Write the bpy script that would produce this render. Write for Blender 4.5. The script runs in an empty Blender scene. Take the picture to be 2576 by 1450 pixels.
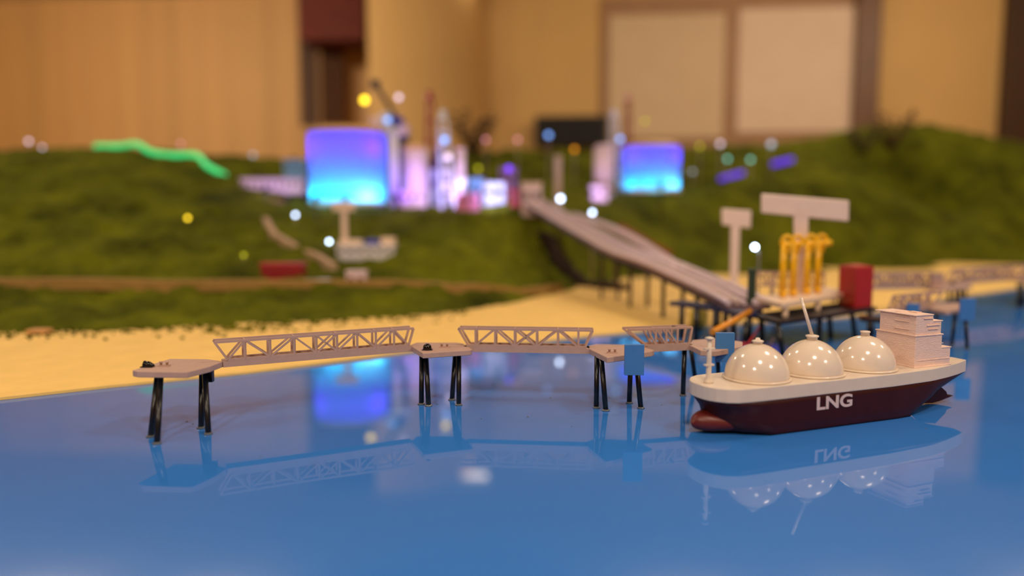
import bpy, bmesh, math, random
import numpy as np
from mathutils import Vector, Matrix

# ------------------------------------------------------------------ camera
S = bpy.context.scene
COL = S.collection
F, CX, CY, CAMZ, PITCH = 1900.0, 1288.0, 725.0, 0.18, math.radians(5.6)
cd = bpy.data.cameras.new('camera'); cam = bpy.data.objects.new('camera', cd); COL.objects.link(cam)
cam.location = (0, 0, CAMZ); cam.rotation_euler = (math.radians(90) - PITCH, 0, 0)
cd.sensor_width = 36; cd.lens = 36 * F / 2576; cd.clip_start = .01; cd.clip_end = 60
cd.dof.use_dof = True; cd.dof.focus_distance = 0.69
cd.dof.aperture_fstop = (cd.lens / 1000) / 0.0155
S.camera = cam
S.view_settings.view_transform = 'Standard'; S.view_settings.look = 'None'
S.view_settings.gamma = 1; S.view_settings.use_curve_mapping = False
S.view_settings.exposure = 0.12
S.cycles.max_bounces = 8; S.cycles.diffuse_bounces = 3; S.cycles.glossy_bounces = 4
S.cycles.sample_clamp_indirect = 4; S.cycles.caustics_reflective = False; S.cycles.caustics_refractive = False
S.cycles.use_denoising = True
w = bpy.data.worlds.new('world'); S.world = w; w.use_nodes = True
w.node_tree.nodes['Background'].inputs[0].default_value = (.30, .22, .15, 1)
w.node_tree.nodes['Background'].inputs[1].default_value = 0.3

CEIL = 2.2; FLOOR = -0.75
WARM = (1.0, .80, .60)

def area(name, x, y, z, sx, sy, power, color=WARM, rot=(0, 0, 0)):
    l = bpy.data.lights.new(name, 'AREA'); l.shape = 'RECTANGLE'; l.size = sx; l.size_y = sy
    l.energy = power; l.color = color
    o = bpy.data.objects.new(name, l); COL.objects.link(o); o.location = (x, y, z); o.rotation_euler = rot
    return o
# ceiling panel lamps (x, y, size x, size y, watts)
PANELS = [(.2, -.75, .36, .36, 25), (1.35, .95, .36, .36, 16), (2.9, 1.35, .36, .36, 17), (-2.9, -.2, .36, .36, 24),
          (2.3, -1.5, .36, .36, 50), (-.45, 6.6, .46, .13, .8), (-2.45, 3.9, .4, .4, 18), (1.3, 3.9, .4, .4, 16), (-1.3, -2.2, .36, .36, 58), (-1.3, 1.7, .36, .36, 9)]  # last two lamps added to brighten the ship side and left water
# unseen track lamps added to brighten the back wall (x, watts)
ADDED_TRACK = [(-4.2, 22), (-3.0, 19), (-1.9, 15), (1.1, 12), (2.3, 10), (3.6, 18)]
for (x, p) in ADDED_TRACK:
    area('track_lamp_light', x, 4.22, CEIL - .12, .5, .12, p, (1.0, .80, .58), (math.radians(70), 0, 0))
for (x, y, sx, sy, p) in PANELS:
    area('ceiling_lamp_light', x, y, CEIL - .035, sx, sy, p)

def ray(px, py):
    a = (px - CX) / F; b = (py - CY) / F
    return Vector((a, math.cos(PITCH) - b * math.sin(PITCH), -math.sin(PITCH) - b * math.cos(PITCH)))
def W(px, py, z=0.0):                     # point on the level plane z
    r = ray(px, py); t = (z - CAMZ) / r.z
    return Vector((r.x * t, r.y * t, z))
def at(px, py, Y):                        # point at distance Y
    r = ray(px, py); t = Y / r.y
    return Vector((r.x * t, Y, CAMZ + r.z * t))

# ------------------------------------------------------------------ helpers
random.seed(7)
def lin(c):
    return tuple(((v / 255) / 12.92 if v / 255 <= .04045 else ((v / 255 + .055) / 1.055) ** 2.4) for v in c)
MATS = {}
def mat(name, rgb, rough=.5, metal=0, var=.08, scale=60, bump=0, bscale=200, emit=None, strength=0, spec=.5, coat=0, stretch=None, alpha=1, sss=0):
    if name in MATS: return MATS[name]
    m = bpy.data.materials.new(name); m.use_nodes = True; nt = m.node_tree; N = nt.nodes; L = nt.links
    b = N['Principled BSDF']; c = lin(rgb)
    tc = N.new('ShaderNodeTexCoord'); mp = N.new('ShaderNodeMapping'); L.new(tc.outputs['Object'], mp.inputs[0])
    if stretch: mp.inputs['Scale'].default_value = stretch
    n = N.new('ShaderNodeTexNoise'); n.inputs['Scale'].default_value = scale; n.inputs['Detail'].default_value = 4
    L.new(mp.outputs[0], n.inputs[0])
    r = N.new('ShaderNodeValToRGB'); L.new(n.outputs[0], r.inputs[0])
    r.color_ramp.elements[0].position = .3; r.color_ramp.elements[1].position = .7
    r.color_ramp.elements[0].color = tuple(max(0, v * (1 - var)) for v in c) + (1,)
    r.color_ramp.elements[1].color = tuple(min(1, v * (1 + var)) for v in c) + (1,)
    L.new(r.outputs[0], b.inputs['Base Color'])
    b.inputs['Roughness'].default_value = rough; b.inputs['Metallic'].default_value = metal
    b.inputs['Specular IOR Level'].default_value = spec; b.inputs['Coat Weight'].default_value = coat
    b.inputs['Coat Roughness'].default_value = .05
    if sss: b.inputs['Transmission Weight'].default_value = sss
    if bump:
        n2 = N.new('ShaderNodeTexNoise'); n2.inputs['Scale'].default_value = bscale; L.new(mp.outputs[0], n2.inputs[0])
        bp = N.new('ShaderNodeBump'); bp.inputs['Strength'].default_value = bump; bp.inputs['Distance'].default_value = .001
        L.new(n2.outputs[0], bp.inputs['Height']); L.new(bp.outputs[0], b.inputs['Normal'])
    if emit:
        b.inputs['Emission Color'].default_value = lin(emit) + (1,); b.inputs['Emission Strength'].default_value = strength
    MATS[name] = m
    return m

class MB:
    def __init__(s): s.v = []; s.f = []; s.sm = []
    def add(s, vs, fs, smooth=False):
        o = len(s.v); s.v += [Vector(p) for p in vs]
        s.f += [tuple(i + o for i in f) for f in fs]; s.sm += [smooth] * len(fs)
        return s
    def box(s, c, d, rz=0, M=None):
        hx, hy, hz = d[0] / 2, d[1] / 2, d[2] / 2
        R = M or Matrix.Rotation(rz, 3, 'Z'); c = Vector(c)
        vs = [c + R @ Vector((x, y, z)) for x in (-hx, hx) for y in (-hy, hy) for z in (-hz, hz)]
        return s.add(vs, [(0, 1, 3, 2), (4, 6, 7, 5), (0, 4, 5, 1), (2, 3, 7, 6), (0, 2, 6, 4), (1, 5, 7, 3)])
    def bar(s, a, b, w, h, up=(0, 0, 1)):
        a = Vector(a); b = Vector(b); d = b - a
        if d.length < 1e-7: return s
        z = d.normalized(); x = z.cross(Vector(up))
        if x.length < 1e-5: x = Vector((1, 0, 0))
        x.normalize(); y = x.cross(z)
        M = Matrix((x, y, z)).transposed()
        return s.box((a + b) / 2, (w, h, d.length), M=M)
    def prism(s, pts, z0, z1):              # horizontal outline pts (x,y)
        n = len(pts)
        ar = sum(pts[i][0] * pts[(i + 1) % n][1] - pts[(i + 1) % n][0] * pts[i][1] for i in range(n))
        if ar < 0: pts = list(reversed(pts))
        vs = [(p[0], p[1], z0) for p in pts] + [(p[0], p[1], z1) for p in pts]
        return s.add(vs, [tuple(range(n - 1, -1, -1)), tuple(range(n, 2 * n))] + [(i, (i + 1) % n, n + (i + 1) % n, n + i) for i in range(n)])
    def slab(s, pts, d):                    # any planar 3D outline, thickness vector d
        n = len(pts); pts = [Vector(p) for p in pts]; d = Vector(d)
        return s.add(pts + [p + d for p in pts], [tuple(range(n - 1, -1, -1)), tuple(range(n, 2 * n))] + [(i, (i + 1) % n, n + (i + 1) % n, n + i) for i in range(n)])
    def tube(s, a, b, r0, r1=None, seg=12, cap=True):
        return s.path([a, b], [r0, r0 if r1 is None else r1], seg, cap)
    def path(s, pts, r, seg=10, cap=True):
        pts = [Vector(p) for p in pts]; n = len(pts)
        if not isinstance(r, (list, tuple)): r = [r] * n
        vs = []; up = None
        for i, p in enumerate(pts):
            t = (pts[min(i + 1, n - 1)] - pts[max(i - 1, 0)]).normalized()
            if up is None:
                up = t.cross(Vector((0, 0, 1)) if abs(t.z) < .9 else Vector((1, 0, 0))).normalized()
            up = (up - t * up.dot(t)).normalized(); q = t.cross(up)
            for k in range(seg):
                a = 2 * math.pi * k / seg
                vs.append(p + up * (math.cos(a) * r[i]) + q * (math.sin(a) * r[i]))
        fs = [(i * seg + k, i * seg + (k + 1) % seg, (i + 1) * seg + (k + 1) % seg, (i + 1) * seg + k) for i in range(n - 1) for k in range(seg)]
        s.add(vs, fs, True)
        if cap:
            o = len(s.v) - len(vs)
            s.f += [tuple(o + k for k in range(seg - 1, -1, -1)), tuple(o + (n - 1) * seg + k for k in range(seg))]; s.sm += [False, False]
        return s
    def lathe(s, prof, c=(0, 0, 0), seg=32, smooth=True):   # prof (r,z)
        c = Vector(c); n = len(prof)
        vs = [c + Vector((r * math.cos(2 * math.pi * k / seg), r * math.sin(2 * math.pi * k / seg), z)) for r, z in prof for k in range(seg)]
        fs = [(i * seg + k, i * seg + (k + 1) % seg, (i + 1) * seg + (k + 1) % seg, (i + 1) * seg + k) for i in range(n - 1) for k in range(seg)]
        s.add(vs, fs, smooth); o = len(s.v) - len(vs)
        s.f += [tuple(o + k for k in range(seg - 1, -1, -1)), tuple(o + (n - 1) * seg + k for k in range(seg))]; s.sm += [False, False]
        return s
    def ball(s, c, r, seg=16, ring=10, sc=(1, 1, 1)):
        prof = [(max(1e-5, math.sin(math.pi * i / ring)), -math.cos(math.pi * i / ring)) for i in range(ring + 1)]
        c = Vector(c)
        vs = [c + Vector((r * sc[0] * p * math.cos(2 * math.pi * k / seg), r * sc[1] * p * math.sin(2 * math.pi * k / seg), r * sc[2] * z)) for p, z in prof for k in range(seg)]
        fs = [(i * seg + k, i * seg + (k + 1) % seg, (i + 1) * seg + (k + 1) % seg, (i + 1) * seg + k) for i in range(ring) for k in range(seg)]
        return s.add(vs, fs, True)
    def build(s, name, m, parent=None, bevel=0):
        off = Vector((0, 0, 0))
        if parent is None:
            xs = [p.x for p in s.v]; ys = [p.y for p in s.v]; zs = [p.z for p in s.v]
            off = Vector(((min(xs) + max(xs)) / 2, (min(ys) + max(ys)) / 2, min(zs)))
        elif not parent.get('_local'):
            q = parent
            while q: off = off + q.location; q = q.parent
        me = bpy.data.meshes.new(name); me.from_pydata([tuple(p - off) for p in s.v], [], s.f); me.update()
        me.polygons.foreach_set('use_smooth', s.sm)
        me.materials.append(m)
        o = bpy.data.objects.new(name, me); COL.objects.link(o)
        if parent is None: o.location = off
        else:
            o.parent = parent
            if parent.get('_local'): o['_local'] = 1
        if bevel:
            b = o.modifiers.new('bevel', 'BEVEL'); b.width = bevel; b.segments = 2; b.limit_method = 'ANGLE'
        return o

def tag(o, label, cat, group=None, kind=None):
    if label: o['label'] = label
    if cat: o['category'] = cat
    if group: o['group'] = group
    if kind: o['kind'] = kind
    return o
def thing(name, loc, label, cat, group=None, rz=0, local=False):
    o = bpy.data.objects.new(name, None); COL.objects.link(o); o.location = loc; o.rotation_euler = (0, 0, rz)
    o.empty_display_size = .01
    if local: o['_local'] = 1
    return tag(o, label, cat, group)
def struct(o): o['kind'] = 'structure'; return o
def copy_tree(o, parent=None):
    c = o.copy(); COL.objects.link(c); c.parent = parent
    for ch in list(o.children): copy_tree(ch, c)
    return c

# ------------------------------------------------------------------ room
YW = 7.0; WYAW = math.radians(5.0)
m_wall = mat('tan_wall_panelling', (205, 160, 100), .6, var=.10, scale=1.6, stretch=(3.2, 3.2, .12))
m_tan = mat('tan_plaster', (212, 170, 105), .7, var=.04, scale=2)
m_ceil = mat('ceiling_paint', (232, 224, 212), .9, var=.03, scale=3)
m_floor = mat('brown_carpet', (95, 70, 52), .95, var=.25, scale=30)
m_frame = mat('window_frame_brown', (160, 118, 78), .5, var=.06, scale=4)
m_blind = mat('cream_blind', (214, 186, 150), .8, var=.03, scale=5)
m_blind2 = mat('pale_pink_blind', (228, 200, 174), .8, var=.03, scale=5)
m_pillar = mat('dark_brown_wood', (108, 72, 44), .5, var=.1, scale=6)
def wl(u, d, z):                                         # wall-local: u along, d out of the wall
    return Vector((u * math.cos(WYAW) + -d * math.sin(WYAW), YW - u * math.sin(WYAW) - d * math.cos(WYAW), z))
def wu(px, py, d=0):                                     # pixel -> (u, z) on the wall plane offset d
    r = ray(px, py); n = Vector((-math.sin(WYAW), -math.cos(WYAW), 0)); p0 = wl(0, d, 0)
    t = (p0 - Vector((0, 0, CAMZ))).dot(n) / r.dot(n); p = Vector((0, 0, CAMZ)) + r * t
    return ((p - p0).dot(Vector((math.cos(WYAW), -math.sin(WYAW), 0))), p.z)
def wbox(mb, px0, py0, px1, py1, d0, d1, zt=None, zb=None):
    u0, z1 = wu(px0, py0, d1); u1, z0 = wu(px1, py1, d1)
    if zt is not None: z1 = zt
    if zb is not None: z0 = zb
    c = [wl(u0, d0, z0), wl(u1, d0, z0), wl(u1, d1, z0), wl(u0, d1, z0)]
    return mb.slab(c, (0, 0, z1 - z0))

struct(MB().box((0, 1.7, FLOOR - .05), (12, 13, .1)).build('floor', m_floor))
struct(MB().box((0, 1.7, CEIL + .05), (12, 13, .1)).build('ceiling', m_ceil))
b = MB(); c = [wl(-6, 0, FLOOR), wl(6, 0, FLOOR), wl(6, -.12, FLOOR), wl(-6, -.12, FLOOR)]
struct(b.slab(c, (0, 0, CEIL - FLOOR)).build('wall_back', m_wall))
struct(MB().box((-5.5, 1.8, (CEIL + FLOOR) / 2), (.12, 12, CEIL - FLOOR)).build('wall_left', m_tan))
struct(MB().box((5.5, 1.8, (CEIL + FLOOR) / 2), (.12, 12, CEIL - FLOOR)).build('wall_right', m_tan))
struct(MB().box((0, -4.4, (CEIL + FLOOR) / 2), (11.2, .12, CEIL - FLOOR)).build('wall_front', m_tan))
struct(wbox(MB(), 1212, 0, 1512, 0, 0, .012, zt=CEIL, zb=FLOOR).build('trim_1', m_tan))
struct(wbox(MB(), 2200, 0, 2535, 0, 0, .012, zt=CEIL, zb=FLOOR).build('trim_2', m_tan))
# rounded wall column, from x 915 to 1212
u0, _ = wu(925, 100, .84); u1, _ = wu(1212, 100, .04); b = MB(); pts = []
for i in range(17):
    a = math.pi * i / 16 * .5
    pts.append((u0 + (u1 - u0) * math.sin(a) ** 1.0, .04 + .80 * math.cos(a)))
outline = [wl(u0, 0, FLOOR)] + [wl(u, d, FLOOR) for u, d in pts] + [wl(u1, 0, FLOOR)]
struct(b.slab(outline, (0, 0, CEIL - FLOOR)).build('trim_3', m_tan))
# window with two blinds
win = wbox(MB(), 1515, 12, 2168, 372, 0, .05, zt=CEIL - .12).build('window_1', m_frame); struct(win)
for (a, b_, mm) in (((1535, 40), (1816, 345), m_blind), ((1862, 22), (2150, 330), m_blind2)):
    wbox(MB(), a[0], a[1], b_[0], b_[1], .05, .062).build('roller_blind', mm, win)
struct(wbox(MB(), 2162, 0, 2203, 400, 0, .14, zt=CEIL, zb=FLOOR).build('trim_4', m_pillar))
struct(wbox(MB(), 2540, 0, 2640, 400, 0, .1, zt=CEIL, zb=FLOOR).build('door_1', mat('dark_door_wood', (70, 46, 28), .5, scale=5)))
# hanging drapes below the maroon valance
dr = thing('hanging_drape', wl(wu(830, 100)[0], .3, .9), 'dark brown drape hanging under a maroon valance on back wall', 'drape')
m_dr = mat('grey_brown_cloth', (98, 76, 62), .9, var=.1, scale=12); m_dr2 = mat('dark_brown_cloth', (84, 52, 30), .9, var=.1, scale=12)
m_mar = mat('maroon_cloth', (92, 28, 14), .8, var=.2, scale=9)
def wavy(px0, px1, py0, py1, d, amp, n, name, mm, parent, zt=None):
    ua, z1 = wu(px0, py0, d); ub, z0 = wu(px1, py1, d)
    if zt: z1 = zt
    b = MB(); fr = []; bk = []
    for i in range(n * 8 + 1):
        t = i / (n * 8); q = amp * math.sin(t * n * 2 * math.pi)
        fr.append(wl(ua + (ub - ua) * t, d + q, z0)); bk.append(wl(ua + (ub - ua) * t, d + q - .01, z0))
    b.slab(fr + bk[::-1], (0, 0, z1 - z0)); return b.build(name, mm, parent)
wavy(748, 802, 0, 318, .3, .012, 3, 'drape_panel', m_dr, dr, CEIL - .05)
wavy(802, 868, 0, 312, .24, .02, 2, 'drape_panel', m_dr2, dr, CEIL - .05)
v = wbox(MB(), 750, 0, 915, 98, .2, .62, zt=CEIL - .02).build('valance', m_mar, dr)
# black box on the back wall
bx = thing('wall_speaker', wl(wu(1436, 330, .2)[0], .1, .8), 'black long box mounted on the tan back wall', 'speaker')
wbox(MB(), 1346, 292, 1528, 366, .05, .22).build('cabinet', mat('black_plastic', (12, 10, 12), .5), bx, .01)
wbox(MB(), 1356, 298, 1518, 360, .22, .226).build('grille', mat('black_grille', (20, 16, 18), .8, var=.4, scale=300), bx)
wbox(MB(), 1420, 315, 1450, 345, 0.0, .05).build('bracket', m_pillar, bx)
# ceiling lamp fixtures
m_lampframe = mat('lamp_frame_white', (220, 210, 200), .4)
NAMES = ['over the front edge of the table', 'over the middle of the water', 'over the right side of the table', 'near the left wall',
         'behind the viewer on the right', 'close to the back wall', 'over the left hill', 'over the right hill', 'added behind the viewer on the left', 'added over the left beach']
for (x, y, sx, sy, p), nm in zip(PANELS, NAMES):
    t = thing('ceiling_lamp', (x, y, CEIL), 'square warm ceiling lamp ' + nm, 'lamp', 'warm ceiling lamps')
    b = MB()
    for q in (-1, 1):
        b.box((x + q * (sx / 2 + .015), y, CEIL - .02), (.03, sy + .06, .04)); b.box((x, y + q * (sy / 2 + .015), CEIL - .02), (sx, .03, .04))
    b.build('frame', m_lampframe, t)
    MB().box((x, y, CEIL - .008), (sx, sy, .012)).build('reflector', m_lampframe, t)

for i, (x, p) in enumerate(ADDED_TRACK):  # fixtures for the added wall lamps
    t = thing('track_lamp', (x, 4.15, CEIL), 'added track lamp brightening the back wall, %s from the left' % ('first', 'second', 'third', 'fourth', 'fifth', 'sixth')[i], 'lamp', 'added track lamps')
    MB().box((x, 4.17, CEIL - .115), (.54, .05, .15), M=Matrix.Rotation(math.radians(-20), 3, 'X')).build('housing', m_lampframe, t)
    MB().box((x, 4.15, CEIL - .03), (.03, .03, .06)).build('arm', m_lampframe, t)

# ------------------------------------------------------------------ table, sea, sand, hills
TX0, TX1, TY0, TY1 = -2.7, 3.6, .10, 4.75
m_tbl = mat('table_dark_wood', (74, 50, 36), .4, scale=5, stretch=(1, 8, 8))
tb = thing('display_table', ((TX0 + TX1) / 2, (TY0 + TY1) / 2, FLOOR), 'large low table carrying the whole harbour model', 'table')
MB().box(((TX0 + TX1) / 2, (TY0 + TY1) / 2, -.045), (TX1 - TX0, TY1 - TY0, .06)).build('table_top', m_tbl, tb)
for x in (TX0 + .15, TX1 - .15):
    for y in (TY0 + .15, TY1 - .15):
        MB().box((x, y, (FLOOR - .075) / 2), (.09, .09, -.075 - FLOOR)).build('leg', m_tbl, tb)

# glossy blue acrylic
m = bpy.data.materials.new('blue_gloss_acrylic'); m.use_nodes = True; nt = m.node_tree; N = nt.nodes; L = nt.links
P = N['Principled BSDF']
tc = N.new('ShaderNodeTexCoord'); n1 = N.new('ShaderNodeTexNoise'); n1.inputs['Scale'].default_value = 2.2; n1.inputs['Detail'].default_value = 2
L.new(tc.outputs['Object'], n1.inputs[0]); r = N.new('ShaderNodeValToRGB'); L.new(n1.outputs[0], r.inputs[0])
r.color_ramp.elements[0].color = lin((48, 117, 205)) + (1,); r.color_ramp.elements[1].color = lin((54, 124, 211)) + (1,)
L.new(r.outputs[0], P.inputs['Base Color']); P.inputs['Roughness'].default_value = .035; P.inputs['IOR'].default_value = 1.54
n2 = N.new('ShaderNodeTexNoise'); n2.inputs['Scale'].default_value = 9; n2.inputs['Detail'].default_value = 1; L.new(tc.outputs['Object'], n2.inputs[0])
bp = N.new('ShaderNodeBump'); bp.inputs['Strength'].default_value = .25; bp.inputs['Distance'].default_value = .0006
L.new(n2.outputs[0], bp.inputs['Height']); L.new(bp.outputs[0], P.inputs['Normal'])
tag(MB().box(((TX0 + TX1) / 2, (TY0 + TY1) / 2, -.0075), (TX1 - TX0, TY1 - TY0, .015)).build('acrylic_sea', m),
    'glossy blue acrylic sheet standing for the sea around the jetty', 'model sea')

SH = [(-900, 1130), (0, 1003), (280, 972), (620, 938), (1000, 889), (1100, 876), (1350, 860), (1500, 843), (1700, 826), (1900, 812), (2060, 802), (2150, 794), (2300, 768), (2420, 745), (2576, 722), (3100, 690)]
shore = [W(x, y, .002) for x, y in SH]
m_sand = mat('yellow_sand_board', (250, 208, 118), .75, var=.05, scale=25, bump=.3, bscale=900)
sp = [(max(p.x, TX0 + .01), p.y) for p in shore if p.x < TX1 - .02] + [(TX1 - .01, TY1 - .01), (TX0 + .01, TY1 - .01)]
bsn = MB().prism(sp, 0.0002, .003)
tag(bsn.build('sand_beach', m_sand), 'flat yellow beach board along the blue shoreline', 'model beach')

# height field through control points (px, py, distance)
CP = []
def cpz(px, py, z, dz=0): p = W(px, py, z); CP.append((p.x, p.y, z + dz))
def cpy(px, py, Y): p = at(px, py, Y); CP.append((p.x, p.y, p.z))
for x, y in [(-700, 850), (-350, 842), (0, 832), (300, 830), (600, 815), (900, 800), (1180, 776), (1330, 745), (1440, 725)]:
    cpz(x, y, .004)
    p = W(x, y + 45, 0); CP.append((p.x, p.y, -.03))
for x, y in [(1560, 700), (1750, 690), (1900, 690), (2060, 672), (2250, 660), (2380, 640), (2576, 655), (2900, 650)]:
    cpz(x, y, .004)
    p = W(x, y + 25, 0); CP.append((p.x, p.y, -.03))
for x, y, Y in [(-700, 725, 1.40), (0, 720, 1.38), (400, 722, 1.40), (800, 718, 1.44), (1200, 728, 1.52),
                (-700, 600, 1.65), (0, 600, 1.65), (400, 605, 1.65), (700, 652, 1.62), (900, 652, 1.66), (1150, 640, 1.68), (1380, 650, 1.96),
                (-700, 480, 2.0), (0, 480, 2.0), (400, 505, 2.0), (640, 560, 1.92), (900, 575, 1.86), (1200, 560, 1.92), (1330, 560, 2.0),
                (-900, 390, 2.6), (0, 388, 2.5), (200, 388, 2.5), (400, 396, 2.5), (520, 412, 2.5), (600, 455, 2.4),
                (650, 500, 2.12), (760, 528, 2.05), (980, 530, 2.05), (1200, 524, 2.1), (1400, 515, 2.1), (1560, 512, 2.5), (1720, 506, 2.55),
                (800, 480, 2.6), (1100, 485, 2.6), (1400, 485, 2.6), (1650, 492, 3.0),
                (640, 405, 3.3), (900, 402, 3.3), (1250, 388, 3.3), (1450, 396, 3.3), (1750, 398, 3.3), (1950, 392, 3.3),
                (1480, 590, 2.2), (1650, 610, 2.3), (1780, 640, 2.35), (1780, 540, 2.55), (1850, 480, 2.6),
                (2000, 625, 2.4), (2150, 560, 2.6), (2300, 600, 2.75), (2500, 590, 2.8), (2800, 600, 2.8), (2200, 480, 3.0), (2500, 480, 3.1), (2900, 500, 3.1),
                (2100, 388, 3.6), (2250, 378, 3.6), (2400, 367, 3.6), (2576, 374, 3.6), (3000, 370, 3.6)]:
    cpy(x, y, Y)
for x in (-2.6, -1.2, 0, 1.2, 2.4, 3.5): CP.append((x, 4.7, .15))
CPa = np.array(CP)
def _phi(r2): return np.where(r2 > 1e-12, r2 * np.log(np.maximum(r2, 1e-12)), 0)
_n = len(CPa); _X = CPa[:, :2]
_A = _phi(((_X[:, None] - _X[None]) ** 2).sum(-1)) + np.eye(_n) * .004
_Pm = np.hstack([np.ones((_n, 1)), _X]); _M = np.block([[_A, _Pm], [_Pm.T, np.zeros((3, 3))]])
_c = np.linalg.solve(_M, np.concatenate([CPa[:, 2], np.zeros(3)]))
def hf(x, y):
    q = np.stack([np.atleast_1d(x), np.atleast_1d(y)], -1)
    out = np.zeros(len(q))
    for k in range(0, len(q), 20000):
        s = q[k:k + 20000]
        out[k:k + 20000] = _phi(((s[:, None] - _X[None]) ** 2).sum(-1)) @ _c[:_n] + _c[_n] + s @ _c[_n + 1:]
    return np.clip(out, -.03, .62)
def h1(x, y): return float(hf(x, y)[0])
def onhill(px, py, Y0=1.0, Y1=4.4, fallback=None):      # where the sight line through a pixel first meets the hills
    r = ray(px, py); ys = np.linspace(Y0, Y1, 700); t = ys / r.y; xs = r.x * t; zs = CAMZ + r.z * t
    k = np.nonzero(zs <= hf(xs, ys))[0]
    if len(k): return Vector((xs[k[0]], ys[k[0]], zs[k[0]]))
    return at(px, py, fallback)
def vnoise(x, y, s, seed):
    rng = np.random.RandomState(seed); G = rng.rand(256, 256)
    X = x * s + 1000; Y = y * s + 1000; xi = np.floor(X).astype(int); yi = np.floor(Y).astype(int); fx = X - xi; fy = Y - yi
    fx = fx * fx * (3 - 2 * fx); fy = fy * fy * (3 - 2 * fy)
    g = lambda a, b: G[a % 256, b % 256]
    return (g(xi, yi) * (1 - fx) + g(xi + 1, yi) * fx) * (1 - fy) + (g(xi, yi + 1) * (1 - fx) + g(xi + 1, yi + 1) * fx) * fy - .5
NX, NY = 640, 460
gx = np.linspace(TX0 + .03, TX1 - .03, NX); gy = 1.0 + (TY1 - .03 - 1.0) * np.linspace(0, 1, NY) ** 1.35
GX, GY = np.meshgrid(gx, gy); fxx = GX.ravel(); fyy = GY.ravel()
hz = hf(fxx, fyy)
rough = vnoise(fxx, fyy, 9, 1) * .022 + vnoise(fxx, fyy, 28, 2) * .022 + vnoise(fxx, fyy, 75, 3) * .009 + vnoise(fxx, fyy, 160, 4) * .004
k = np.clip((hz + .01) / .04, .25, 1)
plat = ((fxx > -.85) & (fxx < .75) & (fyy > 1.98) & (fyy < 2.9))
k = np.where(plat, .15, k)
hz = hz + rough * k
hz = np.maximum(hz, .0033)
vs = np.stack([fxx, fyy, hz], -1)
idx = np.arange(NX * NY).reshape(NY, NX)
qs = np.stack([idx[:-1, :-1], idx[:-1, 1:], idx[1:, 1:], idx[1:, :-1]], -1).reshape(-1, 4)
keep = hz[qs].max(1) > .0034
qs = qs[keep]
me = bpy.data.meshes.new('grassy_hills'); me.from_pydata(vs.tolist(), [], qs.tolist()); me.update()
me.polygons.foreach_set('use_smooth', [True] * len(me.polygons))
m = bpy.data.materials.new('green_turf_flock'); m.use_nodes = True; nt = m.node_tree; N = nt.nodes; L = nt.links; P = N['Principled BSDF']
tc = N.new('ShaderNodeTexCoord'); a1 = N.new('ShaderNodeTexNoise'); a1.inputs['Scale'].default_value = 6; a1.inputs['Detail'].default_value = 8; a1.inputs['Roughness'].default_value = .7
L.new(tc.outputs['Object'], a1.inputs[0]); r = N.new('ShaderNodeValToRGB'); L.new(a1.outputs[0], r.inputs[0])
r.color_ramp.elements[0].position = .32; r.color_ramp.elements[0].color = lin((46, 50, 8)) + (1,)
r.color_ramp.elements[1].position = .68; r.color_ramp.elements[1].color = lin((118, 122, 20)) + (1,)
L.new(r.outputs[0], P.inputs['Base Color']); P.inputs['Roughness'].default_value = 1; P.inputs['Specular IOR Level'].default_value = .1
a2 = N.new('ShaderNodeTexNoise'); a2.inputs['Scale'].default_value = 130; a2.inputs['Detail'].default_value = 4; L.new(tc.outputs['Object'], a2.inputs[0])
bp = N.new('ShaderNodeBump'); bp.inputs['Distance'].default_value = .01; bp.inputs['Strength'].default_value = .8; L.new(a2.outputs[0], bp.inputs['Height']); L.new(bp.outputs[0], P.inputs['Normal'])
me.materials.append(m)
hills = bpy.data.objects.new('grassy_hills', me); COL.objects.link(hills)
tag(hills, 'dark green flock covered hills rising behind the yellow beach', 'model hills')
m_turf = m
# loose flock grains along the beach edge
b = MB()
for i in range(420):
    px = random.uniform(-60, 1180); base = np.interp(px, [-60, 600, 1180], [838, 822, 782])
    p = W(px, base + abs(random.gauss(0, 11)) - 2, .003); rr = random.uniform(.0008, .0034)
    if 470 < px < 700: rr *= 1.25
    b.ball((p.x, p.y, .003 + rr * .5), rr, 6, 4, (1.2, 1, .8))
tag(b.build('flock_crumbs', m_turf), 'loose green flock crumbs scattered along the beach edge', 'flock crumbs', kind='stuff')

def strip(name, pts, w, mm, label, cat, lift=.006, th=.004):
    P3 = [onhill(p[0], p[1], max(1.1, p[2] - .4), p[2] + .5, p[2]) for p in pts]
    out = []
    for i in range(len(P3) - 1):
        for t in np.linspace(0, 1, 9)[:-1]: out.append(P3[i].lerp(P3[i + 1], t))
    out.append(P3[-1]); b = MB(); Lp = []; Rp = []
    for i, p in enumerate(out):
        d = (out[min(i + 1, len(out) - 1)] - out[max(i - 1, 0)]); d.z = 0; d.normalize(); q = Vector((-d.y, d.x, 0)) * (w / 2)
        for s_, lst in ((1, Lp), (-1, Rp)):
            a = p + q * s_; lst.append((a.x, a.y, max(h1(p.x, p.y), .003) + lift))
    n = len(out); v_ = Lp + Rp + [(x, y, z - .02) for x, y, z in Lp] + [(x, y, z - .02) for x, y, z in Rp]
    fs = []
    for i in range(n - 1):
        fs += [(i, i + 1, n + i + 1, n + i), (2 * n + i, 3 * n + i, 3 * n + i + 1, 2 * n + i + 1), (i, 2 * n + i, 2 * n + i + 1, i + 1), (n + i, n + i + 1, 3 * n + i + 1, 3 * n + i)]
    fs += [(0, n, 3 * n, 2 * n), (n - 1, 3 * n - 1, 4 * n - 1, 2 * n - 1)]
    b.add(v_, fs); return tag(b.build(name, mm), label, cat)
m_road = mat('dusty_tan_road', (160, 124, 62), .9, var=.15, scale=40)
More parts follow.
